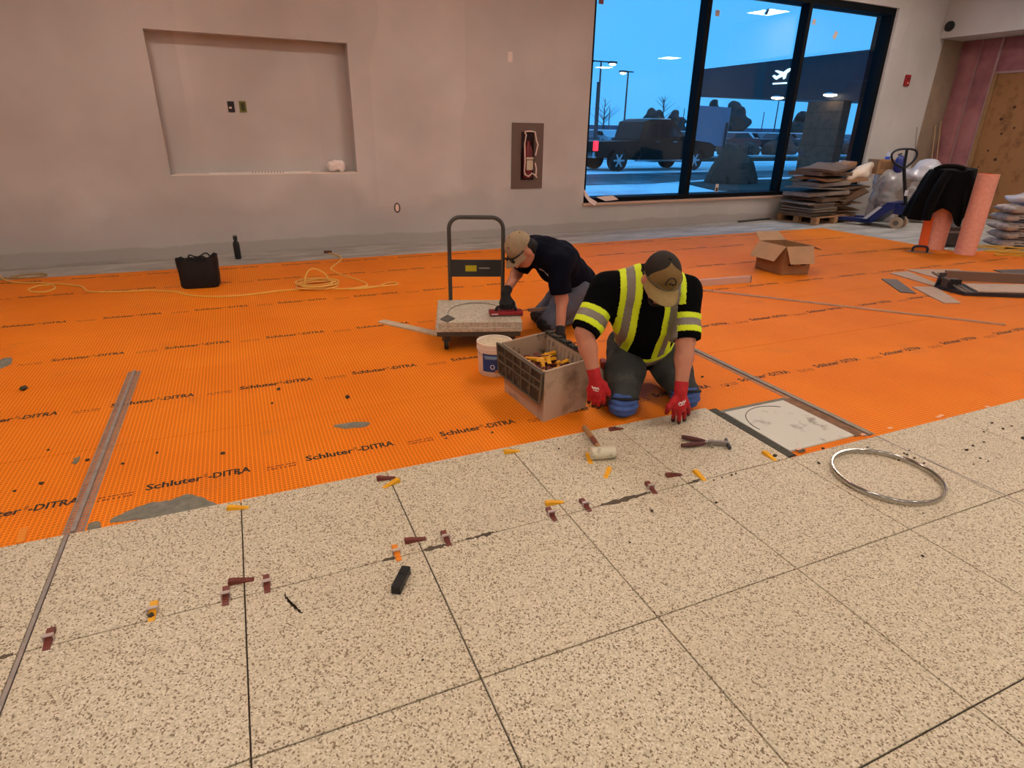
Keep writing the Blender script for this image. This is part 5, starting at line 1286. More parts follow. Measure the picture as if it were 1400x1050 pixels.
# pickup trucks
M_TRK = mat('black_truck_paint', (18, 17, 16), .5, spec=.2); M_TGL = mat('dark_car_glass', (30, 34, 38), .08); M_TYRE = mat('tyre', (18, 18, 18), .8); M_RIM = mat('alloy_rim', (186, 190, 196), .25, .8); M_TL = mat('tail_light', (190, 20, 34), .3, emit=(255, 40, 60), estr=2.5); M_CHR = mat('chrome', (190, 196, 204), .15, .9)
def pickup(loc, label, paint, tail=False):
    t = thing('pickup_truck', label, 'truck', loc)
    L, Wd = 5.9, 1.95
    body = [(0, .55), (0, 1.08), (2.0, 1.12), (2.0, 1.20), (4.35, 1.20), (5.6, 1.08), (5.9, .95), (5.9, .55), (5.55, .45), (5.25, .78), (4.55, .78), (4.2, .42), (1.75, .42), (1.45, .78), (.75, .78), (.45, .5)]
    MB().poly([Vector((x, 0, z)) for x, z in body], (0, Wd, 0)).build('body', paint, t, world=False)
    cab = [(2.05, 1.18), (2.25, 1.82), (2.6, 1.92), (3.6, 1.92), (4.45, 1.18)]
    c_ = MB().poly([Vector((x, .12, z)) for x, z in cab], (0, Wd - .24, 0)).build('cab', paint, t, world=False)
    for y in (.105, Wd - .125):
        for pts in ([(2.35, 1.25), (2.48, 1.76), (2.95, 1.80), (2.95, 1.25)], [(3.05, 1.25), (3.05, 1.80), (3.55, 1.80), (4.2, 1.25)]):
            MB().poly([Vector((x, y, z)) for x, z in pts], (0, .02, 0)).build('side_window', M_TGL, c_, world=False)
    MB().poly([Vector((x, .16, z)) for x, z in ((3.62, 1.88), (4.43, 1.2), (4.40, 1.18), (3.58, 1.86))], (0, Wd - .32, 0)).build('windscreen', M_TGL, c_, world=False)
    for x in (1.1, 4.9):
        for y, s_ in ((.02, -1), (Wd - .27, 1)):
            w_ = MB().cyl((x, y, .40), (x, y + .25, .40), .40, seg=24).build('wheel', M_TYRE, t, world=False)
            yy = y - .006 if s_ < 0 else y + .256
            MB().cyl((x, yy, .40), (x, yy + .01 * s_, .40), .10, seg=12).build('hub', M_RIM, w_, world=False)
            for k in range(6):
                a = k * math.pi / 3; MB().bar((x + .06 * math.cos(a), yy, .40 + .06 * math.sin(a)), (x + .26 * math.cos(a), yy, .40 + .26 * math.sin(a)), .07, .015, up=(0, 1, 0)).build('spoke', M_RIM, w_, world=False)
    MB().box((-.03, Wd / 2, .6), (.16, Wd * .95, .2)).build('rear_bumper', M_CHR, t, world=False)
    for y in (.0, Wd - .18): MB().box((.03, y + .09, .93), (.10, .20, .34)).build('tail_light', M_TL, t, world=False)
    MB().box((3.0, -.04, .40), (2.3, .12, .06)).build('running_board', M_CHR, t, world=False)
    MB().box((5.88, Wd / 2, .75), (.08, Wd * .8, .35)).build('grille', M_CHR, t, world=False)
    MB().box((4.05, -.12, 1.22), (.12, .2, .16)).build('wing_mirror', paint, t, world=False)
    for x in (2.9, 3.75): MB().box((x, .0, 1.10), (.2, .03, .03)).build('door_handle', M_CHR, t, world=False)
    MB().box((3.1, Wd / 2, 1.935), (1.1, Wd * .7, .03)).build('roof_snow', M_SNOW, t, world=False)
    return t
pickup((13.55, 20.7, ZE), 'dark brown-black pickup truck parked outside the first pane', mat('brown_black_paint', (30, 26, 22), .5, spec=.2))
tk2 = pickup((0, 0, 0), 'black pickup truck with lit red tail light nose to nose behind the brown-black truck', M_TRK)
tk2.location = (14.25, 24.9, ZE); tk2.rotation_euler = (0, 0, math.pi)
tk2['label'] = 'black pickup truck with lit red tail light facing away from the brown-black truck'
# rows of snow-topped cars in the car park
M_CARS = [mat('car_white', (190, 196, 206), .35), mat('car_grey', (84, 90, 100), .35), mat('car_dark', (34, 38, 46), .35), mat('car_red', (110, 34, 30), .35), mat('car_silver', (140, 146, 156), .35)]
def car_mesh():
    b_ = MB().poly([Vector((x, 0, z)) for x, z in ((0, .3), (0, .85), (.5, .95), (1.0, 1.42), (2.5, 1.45), (3.2, .98), (4.2, .88), (4.4, .6), (4.4, .3))], (0, 1.75, 0)); return b_.mesh('car_body')
CB = car_mesh(); cb = []
for m_ in M_CARS: q = CB.copy(); q.materials.append(m_); cb.append(q)
sn = MB().box((1.75, .87, 1.47), (1.5, 1.4, .10)); sn.box((3.7, .87, .95), (.9, 1.4, .06)); SN = sn.mesh('snow_cap'); SN.materials.append(M_SNOW)
gl_ = MB().poly([Vector((x, -.01, z)) for x, z in ((.75, .98), (1.1, 1.36), (2.4, 1.38), (2.95, 1.0))], (0, 1.77, 0)).mesh('glazing'); gl_.materials.append(M_TGL)
wh = MB()
for x in (.85, 3.5): wh.cyl((x, -.02, .32), (x, 1.77, .32), .32, seg=14)
WH = wh.mesh('wheels'); WH.materials.append(M_TYRE)
random.seed(17)
KEEP = [(PY(x, 172, Y).x, Y) for x, Y in ((887, 95), (898, 97), (923, 93), (1003, 75), (975, 95), (1096, 80), (905, 80), (825, 80), (1065, 60), (936, 90), (1045, 80), (834, 85))]
CN = ('white', 'grey', 'dark', 'red', 'silver')
for r, y in enumerate((47, 54, 62, 70, 80, 90)):
    x = 20 + y * .28 + random.uniform(0, 3)
    xe = 1.42 * y + 2
    while x < xe:
        if random.random() < .86 and not any(abs(x + 2 - tx) < 4.6 and abs(y - ty) < 5.2 for tx, ty in KEEP):
            k = random.choice((0, 0, 1, 1, 2, 2, 3, 4))
            t = thing('parked_car', f'snow-topped {CN[k]} car parked in the distant car park', 'car', (x, y + random.uniform(-.4, .4), ZE + .012), 1.57 if r % 2 else 0.0, 'distant parked cars')
            for me_, nm in ((cb[k], 'car_body'), (SN, 'snow_cap'), (gl_, 'glazing'), (WH, 'wheels')):
                q = bpy.data.objects.new(nm, me_); COL.objects.link(q); q.parent = t
        x += 2.7 if r % 2 else 5.6
# hedge of reddish shrubs, sign board, lamps, trees
random.seed(4)
M_SHR = mat('russet_shrub', (104, 62, 50), .9, var=.35, vscale=3)
for k in range(11):
    x = 33.5 + k * 2.1; y = 34.6 + random.uniform(-.3, .3)
    blob('shrub', [('e', (x, y, ZE + .35), (.75, .6, .55 + random.uniform(-.1, .2)), np.eye(3)), ('e', (x + .5, y + .1, ZE + .3), (.6, .5, .45), np.eye(3))], .2, .11, M_SHR, None, lambda X: .12 * swirl(X, 7, k))
M_SIGN = mat('pale_grey_sign', (128, 138, 156), .5); M_POST = mat('dark_post', (40, 42, 48), .5)
for o in [o for o in bpy.data.objects if o.name.startswith('shrub')]: tag(o, 'low russet shrub in the hedge before the car park', 'shrub', 'russet hedge shrubs')
sy = 25.0
s0, s1, s2, s3 = PY(946, 199, sy), PY(992, 200, sy), PY(999, 147, sy), PY(950, 144, sy)
t = thing('sign_board', 'plain pale grey sign board on a post beyond the boulder', 'sign', ((s0.x + s1.x) / 2, sy, ZE))
MB().poly([s0, s1, Vector((s1.x + .02, sy, s2.z)), Vector((s0.x, sy, s3.z))], (0, .12, 0)).build('board', M_SIGN, t)
q = PY(990, 214, sy - .2); MB().cyl((q.x, sy - .05, ZE), (q.x + .05, sy - .05, PY(994, 168, sy).z), .06, seg=10).build('post', M_POST, t)
M_LGLOW = mat('lamp_glow', (255, 250, 240), .5, emit=(255, 240, 214), estr=9)
def lamp(xpx, ypx, Y, heads, lab, base=None):
    q = PY(xpx, ypx, Y); t = thing('lamp_post', lab, 'lamp post', (q.x, Y, ZE))
    MB().cyl((q.x, Y, ZE), (q.x, Y, q.z), .09, .06, 10).build('pole', M_POST, t)
    if heads:
        MB().bar((q.x - .5 * heads, Y, q.z), (q.x + .5 * heads, Y, q.z), .08, .08).build('arm', M_POST, t)
        for s_ in (-1, 1)[:heads] if heads == 1 else (-1, 1):
            hd = MB().box((q.x + s_ * .48 * heads, Y, q.z - .02), (.55, .35, .14)).build('lamp_head', M_POST, t)
            MB().ball((q.x + s_ * .48 * heads, Y, q.z - .12), (.26, .18, .10), 10, 6).build('lit_lens', M_LGLOW, hd)
lamp(822, 84, 40, 2, 'twin-headed lit lamp post seen through the first pane'); lamp(859, 98, 44, 1, 'single-headed lit lamp post beside the twin-headed one')
lamp(1065, 138, 60, 0, 'plain pole under the canopy edge beyond the shrubs'); lamp(936, 148, 90, 0, 'thin distant pole left of the first mullion'); lamp(1045, 153, 80, 0, 'thin leaning distant pole beyond the car park'); lamp(834, 147, 85, 0, 'thin distant pole between the two lit lamp posts')
q = PY(818, 112, 38); tag(MB().cyl((q.x, 38, ZE), (q.x, 38, q.z), .10, .09, 10).build('thick_pole', M_POST), 'thicker dark pole beside the twin-headed lamp post', 'pole')
M_LEAF = mat('dark_evergreen', (30, 52, 52), .9, var=.3, vscale=3); M_BARK = mat('bare_bark', (50, 48, 50), .9)
def tree(x, y, Y, r, lab, top):
    q = PY(x, y, Y); t = thing('tree', lab, 'tree', (q.x, Y, ZE)); h = PY(x, top, Y).z
    MB().cyl((q.x, Y, ZE), (q.x, Y, h * .6), .2, .1, 8).build('trunk', M_BARK, t)
    pr = []
    for k in range(5): pr.append(('e', (q.x + random.uniform(-.4, .4) * r, Y + random.uniform(-.3, .3) * r, h * (.42 + .13 * k) ), (r * (1 - .13 * k), r * (1 - .13 * k), h * .16), np.eye(3)))
    blob('crown', pr, .3, .22, M_LEAF, t, lambda X: .25 * swirl(X, 3.5, x))
tree(887, 175, 95, 1.9, 'round evergreen tree beyond the first pane car park', 152); tree(898, 175, 97, 1.7, 'evergreen tree next to the bare tree in the car park', 154); tree(923, 175, 93, 1.6, 'small evergreen tree left of the first mullion', 154); tree(1003, 170, 75, 1.9, 'tall evergreen beside the grey sign board', 143); tree(975, 160, 95, 1.7, 'evergreen peeping over the grey sign board', 141); tree(1096, 170, 80, 1.9, 'evergreen beside the second mullion', 155)
def bare(x, ytop, Y, lab):
    q = PY(x, 172, Y); t = thing('bare_tree', lab, 'tree', (q.x, Y, ZE)); h = PY(x, ytop, Y).z; random.seed(int(x))
    MB().cyl((q.x, Y, ZE), (q.x, Y, h), .16, .02, 6).build('trunk', M_BARK, t)
    for k in range(16):
        z = h * random.uniform(.35, .9); a = random.uniform(0, 6.28); L = (h - z) * .6 + .4
        MB().cyl((q.x, Y, z), (q.x + L * math.cos(a), Y + L * math.sin(a), z + L * .8), .05, .012, 5).build('branch', M_BARK, t)
bare(905, 130, 80, 'leafless tree standing among evergreens beyond the car park'); bare(825, 133, 80, 'leafless sapling behind the twin-headed lamp post')
tag(MB().box((70, 140, 1.25), (190, .8, 2.6)).build('far_treeline', mat('far_hedge', (62, 84, 104), .9, var=.25, vscale=.4)), 'low blue-grey hedge line along the horizon', 'hedge')
# canopy with column, airplane sign and lamps
M_CAN = mat('charcoal_fascia', (46, 48, 54), .6, var=.12, vscale=1.2); M_COL = mat('rough_stone_column', (96, 74, 58), .85, second=(82, 64, 52), vscale=4, bump=.4, bscale=9)
CX = 20.0
t = thing('entrance_canopy', 'charcoal entrance canopy with lit airplane sign outside the window', 'canopy', (CX, 18, ZE))
MB().poly([Vector((CX, 8.9, 2.20)), Vector((CX, 22.9, 2.85)), Vector((CX, 22.9, 3.92)), Vector((CX, 8.9, 4.02))], (7.0, 0, 0)).build('fascia', M_CAN, t)
cl_ = MB().box((CX + .22, 16.2, 1.2), (.40, 1.45, 2.6)).build('stone_column', M_COL, t)
for z in (.5, 1.05, 1.6, 2.15): MB().box((CX + .22, 16.2, z), (.41, 1.46, .015)).build('stone_joint', mat('stone_joint', (60, 52, 46), .9), cl_)
def on(x, y): return PX(x, y, CX - .02)
M_LIT = mat('lit_sign', (240, 250, 252), .5, emit=(214, 244, 255), estr=1.6)
sg_ = [(1057, 101), (1060, 99), (1064, 101), (1069, 98.5), (1061, 94.5), (1064, 93.5), (1074, 95.5), (1079, 92), (1083, 91.5), (1083, 94), (1078, 98), (1076, 106), (1073, 108), (1071, 102.5), (1066, 105.5), (1065, 108), (1061, 109)]
sg_ = [(1056.5, 104), (1059, 102.5), (1062.5, 104.5), (1067, 101.5), (1060, 97), (1062.5, 96), (1072, 98.5), (1078, 94), (1082, 93), (1082.5, 95), (1076, 100.5), (1074, 107), (1071.5, 108.5), (1070.5, 104.5), (1064.5, 107), (1062, 109), (1059.5, 107.5)]
MB().poly([on(x, y) for x, y in sg_], (-.03, 0, 0)).build('airplane_sign', M_LIT, t)
MB().poly([on(1057, 113.5), on(1076, 112.5), on(1076, 114.5), on(1057, 115.5)], (-.03, 0, 0)).build('sign_bar', M_LIT, t)
for x, y in ((1063, 134), (1135, 130)):
    q = PX(x, y, CX - .25)
    hd = MB().lathe(q + Vector((0, 0, .02)), [(.26, 0), (.20, .05), (.06, .07)], 18).build('canopy_lamp', M_CHR, t)
    MB().ball(q, (.22, .22, .05), 14, 6).build('lit_lens', M_LGLOW, hd)
    MB().bar(q + Vector((0, 0, .06)), q + Vector((.27, 0, .06)), .05, .05).build('lamp_arm', M_POST, t)
# ------------------------------------------------------------------ people
M_SKIN = mat('skin', (186, 122, 96), 0.6, var=.08, vscale=12); M_HAIR = mat('dark_hair', (20, 15, 13), .8)
M_BLKS = mat('black_shirt', (7, 7, 9), .95, spec=.08); M_NAVY = mat('navy_tee', (13, 15, 27), .95, spec=.1)
M_JEAN1 = mat('dusty_dark_jeans', (52, 52, 50), .9, second=(80, 78, 73), vscale=9, sfac=(.5, .75)); M_JEAN2 = mat('grey_blue_jeans', (88, 90, 104), .9, var=.2, vscale=12)
M_HIV = mat('hi_vis_yellow', (214, 232, 30), .7, emit=(200, 230, 20), estr=0.0); M_SILV = mat('grey_reflective_tape', (128, 118, 108), .45)
M_KNEE = mat('blue_knee_pad', (58, 82, 140), .7, var=.25, vscale=14); M_GRED = mat('red_knit_glove', (178, 26, 32), .75, var=.15, vscale=60); M_GDIP = mat('dirty_glove_tip', (72, 30, 28), .8); M_GBLK = mat('black_glove', (20, 18, 20), .7)
M_OLIVE = mat('olive_cap_panel', (122, 92, 48), .8, var=.1, vscale=30); M_BRIM = mat('tan_cap_brim', (150, 124, 76), .8, var=.1, vscale=30); M_MESH = mat('dark_mesh_cap', (36, 28, 20), .85); M_TAN = mat('tan_cap', (150, 128, 100), .85, var=.08, vscale=30); M_BOOT = mat('work_boot', (54, 44, 36), .7)
M_EYE = mat('eye_white', (220, 214, 206), .3); M_LIP = mat('lips', (150, 80, 70), .5); M_LENS = mat('clear_lens', (150, 150, 140), .1, alpha=.35)
def basis(up_, fw_):                               # columns: right, forward, up
    u = Vector(up_).normalized(); f = Vector(fw_); f = (f - u * f.dot(u)).normalized(); r = f.cross(u)
    return Matrix((r, f, u)).transposed()
def surface(fun_prims, k, vox, disp=None, clip=None, it=1):
    lo, hi = bounds(fun_prims, 3 * vox + .012)
    def fun(Pt):
        d = sdf_eval(Pt, fun_prims, k)
        if disp is not None: d = d + disp(Pt)
        if clip is not None: d = np.maximum(d, clip(Pt))
        return d
    vt, Q = nets(fun, lo, hi, vox); return relax(vt, Q, it), Q
def put(name, vt, Q, m_, parent): return link_mesh(name, np_mesh(name, vt, Q), m_, parent, smooth=True)
def normals(vt, Q):
    fn = np.cross(vt[Q[:, 2]] - vt[Q[:, 0]], vt[Q[:, 3]] - vt[Q[:, 1]]); vn = np.zeros_like(vt)
    for k in range(4): np.add.at(vn, Q[:, k], fn)
    return vn / np.maximum(np.linalg.norm(vn, axis=1), 1e-9)[:, None], fn / np.maximum(np.linalg.norm(fn, axis=1), 1e-9)[:, None]
def patch(name, vt, Q, sel, off, m_, parent):      # strip of tape sewn onto a cloth surface
    if not sel.any(): return None
    vn, _ = normals(vt, Q); q = Q[sel]; ids = np.unique(q); mp = np.full(len(vt), -1); mp[ids] = np.arange(len(ids))
    top = vt[ids] + vn[ids] * off; bot = vt[ids] - vn[ids] * .002; qq = mp[q]; n = len(ids)
    ed = {}
    for f in qq:
        for k in range(4):
            a, b = int(f[k]), int(f[(k + 1) % 4])
            if (b, a) in ed: del ed[(b, a)]
            else: ed[(a, b)] = 1
    faces = qq.tolist() + [[b, a, a + n, b + n] for a, b in ed]
    me = bpy.data.meshes.new(name); me.from_pydata(np.concatenate([top, bot]).tolist(), [], faces); me.update()
    return link_mesh(name, me, m_, parent, smooth=True)
def halfspace(p_, n_):
    p_, n_ = np.array(p_), np.array(Vector(n_).normalized())
    return lambda X: (X - p_) @ n_
def along(X, a, b):
    a, b = np.array(a), np.array(b); ab = b - a; return ((X - a) @ ab) / (ab @ ab)
def hand_prims(wr, kn, tips, thumb, r=.0115, palm=.028):
    """wr wrist, kn: list of 4 knuckle points, tips: 4 fingertip points with the bend between, thumb (base, mid, tip)"""
    pr = [('c', wr, (kn[1] + kn[2]) / 2, palm * .88, palm * .80)]
    for k in kn: pr.append(('c', wr.lerp(k, .35), k, palm * .62, r * 1.3))
    for k, (md, tp) in zip(kn, tips): pr += [('c', k, md, r * 1.15, r, .006), ('c', md, tp, r, r * .85, .006)]
    pr += [('c', wr.lerp(thumb[0], .3), thumb[0], palm * .6, r * 1.4), ('c', thumb[0], thumb[1], r * 1.35, r * 1.15, .008), ('c', thumb[1], thumb[2], r * 1.15, r * .95, .008)]
    return pr
def head_prims(c_, B, s_=1.0):                     # head of 0.225 m in the frame B (right, forward, up)
    g = lambda x, y, z: c_ + B @ Vector((x, y, z)) * s_
    Bn = np.array(B)
    return [('e', g(0, -.012, .030), (.076 * s_, .094 * s_, .088 * s_), Bn), ('e', g(0, .022, -.035), (.060 * s_, .066 * s_, .075 * s_), Bn, .03), ('e', g(0, .045, -.085), (.036 * s_, .034 * s_, .026 * s_), Bn, .03),
            ('c', g(0, .090, .000), g(0, .108, -.038), .010 * s_, .016 * s_, .012), ('e', g(-.076, -.010, -.015), (.010 * s_, .022 * s_, .033 * s_), Bn, .008), ('e', g(.076, -.010, -.015), (.010 * s_, .022 * s_, .033 * s_), Bn, .008),
            ('c', g(-.04, .078, .022), g(.04, .078, .022), .014 * s_, .014 * s_, .02), ('e', g(0, .082, -.066), (.026 * s_, .012 * s_, .010 * s_), Bn, .012)]
def face_bits(c_, B, parent):
    g = lambda x, y, z: c_ + B @ Vector((x, y, z))
    for s_ in (-1, 1):
        MB().ball(g(.033 * s_, .082, .004), .0115, 10, 8).build('eye', M_EYE, parent, True); MB().ball(g(.033 * s_, .0915, .003), .005, 8, 6).build('iris', M_HAIR, parent, True)
        MB().tube([g(.018 * s_, .095, .024), g(.035 * s_, .094, .029), g(.052 * s_, .083, .024)], .004, 6).build('eyebrow', M_HAIR, parent, True)
    MB().tube([g(-.024, .088, -.067), g(0, .096, -.066), g(.024, .088, -.067)], .0048, 6).build('lips', M_LIP, parent, True)
def cap(c_, B, parent, crown_m, front_m, brim_m, name, blen=.078, backward=False, tiltz=.045):
    g = lambda x, y, z: c_ + B @ Vector((x, y, z))
    rx, ry, rz = .091, .108, .105; n, m_ = 36, 12
    def dome(f0, f1, off, nm, mt):
        vv, ff = [], []; ks = [k for k in range(n + 1)]
        for i in range(m_ + 1):
            e = (math.pi / 2) * i / m_
            for k in ks:
                a = f0 + (f1 - f0) * k / n
                x, y, z = (rx + off) * math.cos(e) ** .85 * math.cos(a), (ry + off) * math.cos(e) ** .85 * math.sin(a), (rz + off) * math.sin(e)
                vv.append(g(x, y - .008, z + tiltz))
        for i in range(m_):
            for k in range(n): q = i * (n + 1) + k; ff.append((q, q + 1, q + n + 2, q + n + 1))
        base = len(vv); vv += [c_ + (v - c_) * .965 for v in vv]; ff += [tuple(base + i for i in reversed(f)) for f in ff]
        return MB().add(vv, ff).build(nm, mt, parent, True)
    cp = dome(0, 2 * math.pi, 0, name, crown_m)
    if front_m:
        vv, ff = [], []
        for i in range(11):
            e = math.radians(2 + 7.8 * i)
            w = (1.22 * (1 - (i / 10.4) ** 2.2))
            for k in range(13):
                a = math.pi / 2 + w * (k / 6 - 1)
                vv.append(g((rx + .003) * math.cos(e) ** .85 * math.cos(a), (ry + .003) * math.cos(e) ** .85 * math.sin(a) - .008, (rz + .003) * math.sin(e) + tiltz))
        for i in range(10):
            for k in range(12): q = i * 13 + k; ff.append((q, q + 1, q + 14, q + 13))
        MB().add(vv, ff).build('front_panel', front_m, parent, True)
    vv, ff = [], []                                # curved brim
    for i in range(7):
        t_ = i / 6
        for k in range(17):
            a = math.radians(22 + 136 * k / 16); s_ = math.sin((a - math.radians(22)) / math.radians(136) * math.pi)
            x = rx * math.cos(a) * (1 + .06 * t_); y = ry * math.sin(a) - .008 + t_ * blen * s_ ** .6
            z = tiltz + .004 - .10 * t_ * .28 - (x / .09) ** 2 * .020 * (.3 + t_)
            vv.append(g(x, y, z))
    for i in range(6):
        for k in range(16): q = i * 17 + k; ff.append((q, q + 1, q + 18, q + 17))
    base = len(vv); dn = B @ Vector((0, 0, -.004)); vv += [v + dn for v in vv]; ff += [tuple(base + i for i in reversed(f)) for f in ff]
    MB().add(vv, ff).build('cap_brim', brim_m, cp, True)
    MB().ball(g(0, -.008, tiltz + rz), .009, 8, 6).build('cap_button', crown_m, cp, True)
    return cp, g

# ---- worker in the hi-vis shirt, kneeling and leaning on the tile
pel = PD(880, 468, 3.42); che = PD(880, 425, 3.20); shm = PD(884, 392, 3.09)
shR, shL = PD(830, 396, 3.12), PD(935, 400, 3.13)
elR, wrR = PD(799, 455, 2.99), PD(813, 514, 2.93); elL, wrL = PD(937, 466, 2.99), PD(931, 534, 2.88)
knR, knL = PD(851, 553, 3.03), PD(936, 538, 3.14); knR.z = max(knR.z, ZM + .075); knL.z = max(knL.z, ZM + .075)
hiR, hiL = pel + _RT * -.095 + Vector((0, 0, -.02)), pel + _RT * .095 + Vector((0, 0, -.02))
ftR, ftL = knR + V(-.02, .42, -.02), knL + V(.0, .42, -.02)
ftR.z = ftL.z = ZM + .055
hd = PD(901, 383, 2.98); HB = basis(V(.15, -.60, .78), V(.10, -.70, -.62)); nk = shm + V(.02, -.03, .035)
lh_k = [PD(x, y, d) for x, y, d in ((921, 556, 2.865), (927, 558, 2.86), (933, 557, 2.865), (939, 553, 2.875))]
lh_t = [(lambda tp, k: ((tp.lerp(k, .5) + V(0, -.012, .012)), tp))(P(x, y, .010), k) for (x, y), k in zip(((920, 574.5), (928, 577.5), (935.5, 574), (941, 566)), lh_k)]
lh_th = (PD(920, 549, 2.86), PD(914, 556, 2.85), P(911, 564, .012))
rh_k = [PD(x, y, d) for x, y, d in ((824, 535, 2.93), (818, 538, 2.92), (812, 537, 2.925), (806, 533, 2.94))]
rh_t = [((PD(x, y, d).lerp(k, .5) + V(0, -.014, .006)), PD(x, y, d)) for (x, y, d), k in zip(((825, 554, 2.965), (818, 557, 2.96), (811, 555, 2.96), (805, 550, 2.965)), rh_k)]
rh_th = (PD(826, 526, 2.93), PD(831, 535, 2.93), PD(833, 544, 2.94))
body = [('e', pel, (.14, .12, .12), np.array(_Q.transposed())), ('c', pel, che, .115, .13), ('c', che, shm, .13, .10), ('c', shm, nk, .07, .058), ('c', nk, hd + HB @ Vector((0, -.03, -.05)), .056, .055),
        ('c', shm, shR, .07, .062), ('c', shm, shL, .07, .062), ('c', shR, elR, .056, .046), ('c', elR, elR.lerp(wrR, .35), .046, .045), ('c', elR.lerp(wrR, .35), wrR, .045, .030), ('c', shL, elL, .056, .046), ('c', elL, elL.lerp(wrL, .35), .046, .045), ('c', elL.lerp(wrL, .35), wrL, .045, .030),
        ('c', hiR, knR, .085, .058), ('c', hiL, knL, .085, .058), ('c', knR, ftR, .05, .035), ('c', knL, ftL, .05, .035)]
body += [(p_[0], *p_[1:5], .012) for p_ in hand_prims(wrR, rh_k, rh_t, rh_th, .0095, .024)] + [(p_[0], *p_[1:5], .012) for p_ in hand_prims(wrL, lh_k, lh_t, lh_th, .0095, .024)]
vt, Q = surface(body + head_prims(hd, HB), .03, .0075)
w1 = put('person', vt, Q, M_SKIN, None)
tag(w1, 'kneeling worker in black hi-vis shirt, olive cap and red gloves leaning on a tile', 'person')
# jeans
jn = [('e', pel + V(0, .02, -.02), (.20, .16, .14), np.array(_Q.transposed())), ('c', hiR, hiR.lerp(knR, .5) + V(0, 0, .01), .125, .112), ('c', hiR.lerp(knR, .5) + V(0, 0, .01), knR, .112, .078), ('c', hiL, hiL.lerp(knL, .5) + V(0, 0, .01), .125, .112), ('c', hiL.lerp(knL, .5) + V(0, 0, .01), knL, .112, .078), ('c', knR, ftR, .070, .050), ('c', knL, ftL, .070, .050)]
vt, Q = surface(jn, .03, .0085, lambda X: .0035 * swirl(X, 48, 1) + .002 * swirl(X, 110, 2), lambda X: (ZM + .002) - X[..., 2]); put('jeans', vt, Q, M_JEAN1, w1)
for kn_, nm in ((knR, 'knee_pad'), (knL, 'knee_pad')):
    cpp = kn_ + V(0, -.02, -.008)
    kp = [('e', cpp, (.088, .080, .068), np.array(_Q.transposed())), ('e', cpp + V(0, .02, .03), (.086, .07, .045), np.array(_Q.transposed()))]
    vt, Q = surface(kp, .02, .006, lambda X: .004 * np.sin(X[..., 2] * 190), lambda X: (ZM + .001) - X[..., 2]); put(nm, vt, Q, M_KNEE, w1)
    MB().tube(smoothpath([kn_ + V(-.078, -.03, .03), kn_ + V(0, -.088, .052), kn_ + V(.078, -.03, .03)], 6), .008, 6).build('pad_strap', M_GBLK, w1, True)
for ft_ in (ftR, ftL):
    vt, Q = surface([('c', ft_ + V(0, -.02, .005), ft_ + V(0, .06, -.005), .052, .048), ('c', ft_ + V(0, .06, -.01), ft_ + V(0, .14, -.02), .046, .036)], .02, .009, None, lambda X: (ZM + .001) - X[..., 2]); put('boot', vt, Q, M_BOOT, w1)
# shirt with short sleeves
eR, eL = shR.lerp(elR, 1.0), shL.lerp(elL, .98)
sh = [('e', pel + V(0, -.03, .02), (.205, .15, .12), np.array(_Q.transposed())), ('c', pel + V(0, -.04, .01), che + V(0, -.015, 0), .165, .172), ('c', che + V(0, -.015, 0), shm + V(0, .01, -.02), .165, .13), ('c', che + V(-.06, 0, 0), shR + V(.04, .02, -.03), .13, .11), ('c', che + V(.06, 0, 0), shL + V(-.04, .02, -.03), .13, .11),
      ('c', shm, shR, .105, .088), ('c', shm, shL, .105, .088), ('c', shR, eR, .088, .078), ('c', shL, eL, .088, .078), ('c', shm, nk, .085, .07)]
nR, nL = halfspace(eR - (eR - shR).normalized() * .005, eR - shR), halfspace(eL, eL - shL)
def shclip(X):                                     # cut the sleeve hems square and open the collar
    c1 = np.where(along(X, shR, eR) > .6, nR(X), -1.0); c2 = np.where(along(X, shL, eL) > .6, nL(X), -1.0)
    onR = (np.linalg.norm(X - np.array(eR), axis=-1) < .17); onL = (np.linalg.norm(X - np.array(eL), axis=-1) < .17)
    return np.maximum(np.where(onR, c1, -1.0), np.where(onL, c2, -1.0))
vt, Q = surface(sh, .035, .0052, lambda X: .0045 * swirl(X, 34, 2) + .002 * swirl(X, 85, 1), shclip)
shirt = put('shirt', vt, Q, M_BLKS, w1)
fc = vt[Q].mean(1); _, fn = normals(vt, Q)
tR, tL = along(fc, shR, eR), along(fc, shL, eL)
dR = np.linalg.norm(fc - (np.array(shR) + np.clip(tR, 0, 1)[:, None] * (np.array(eR) - np.array(shR))), axis=1); dL = np.linalg.norm(fc - (np.array(shL) + np.clip(tL, 0, 1)[:, None] * (np.array(eL) - np.array(shL))), axis=1)
armR = (dR < .115) & (tR > .35) & (fc @ np.array(_RT) < np.array(shR) @ np.array(_RT) + .06); armL = (dL < .112) & (tL > .35) & (fc @ np.array(_RT) > np.array(shL) @ np.array(_RT) - .055)
for A_, T_ in ((armR, tR), (armL, tL)):
    patch('hi_vis_band', vt, Q, A_ & (T_ > .50) & (T_ < .615), .0035, M_HIV, shirt); patch('reflective_band', vt, Q, A_ & (T_ >= .615) & (T_ < .765), .0035, M_SILV, shirt); patch('hi_vis_band', vt, Q, A_ & (T_ >= .765) & (T_ < .88), .0035, M_HIV, shirt)
spine = np.array((shm - pel).normalized()); lat = (fc - np.array(che)) @ np.array(_RT); sp_ = (fc - np.array(pel)) @ spine; frontn = fn @ np.array(V(0, -1, .35).normalized())
tors = ~armR & ~armL & (dR > .06) & (dL > .06)
band = tors & (sp_ > .055) & (sp_ < .125) & (frontn > -.2)
patch('reflective_band', vt, Q, band & (sp_ < .098), .004, M_SILV, shirt); patch('hi_vis_band', vt, Q, band & (sp_ >= .098), .004, M_HIV, shirt)
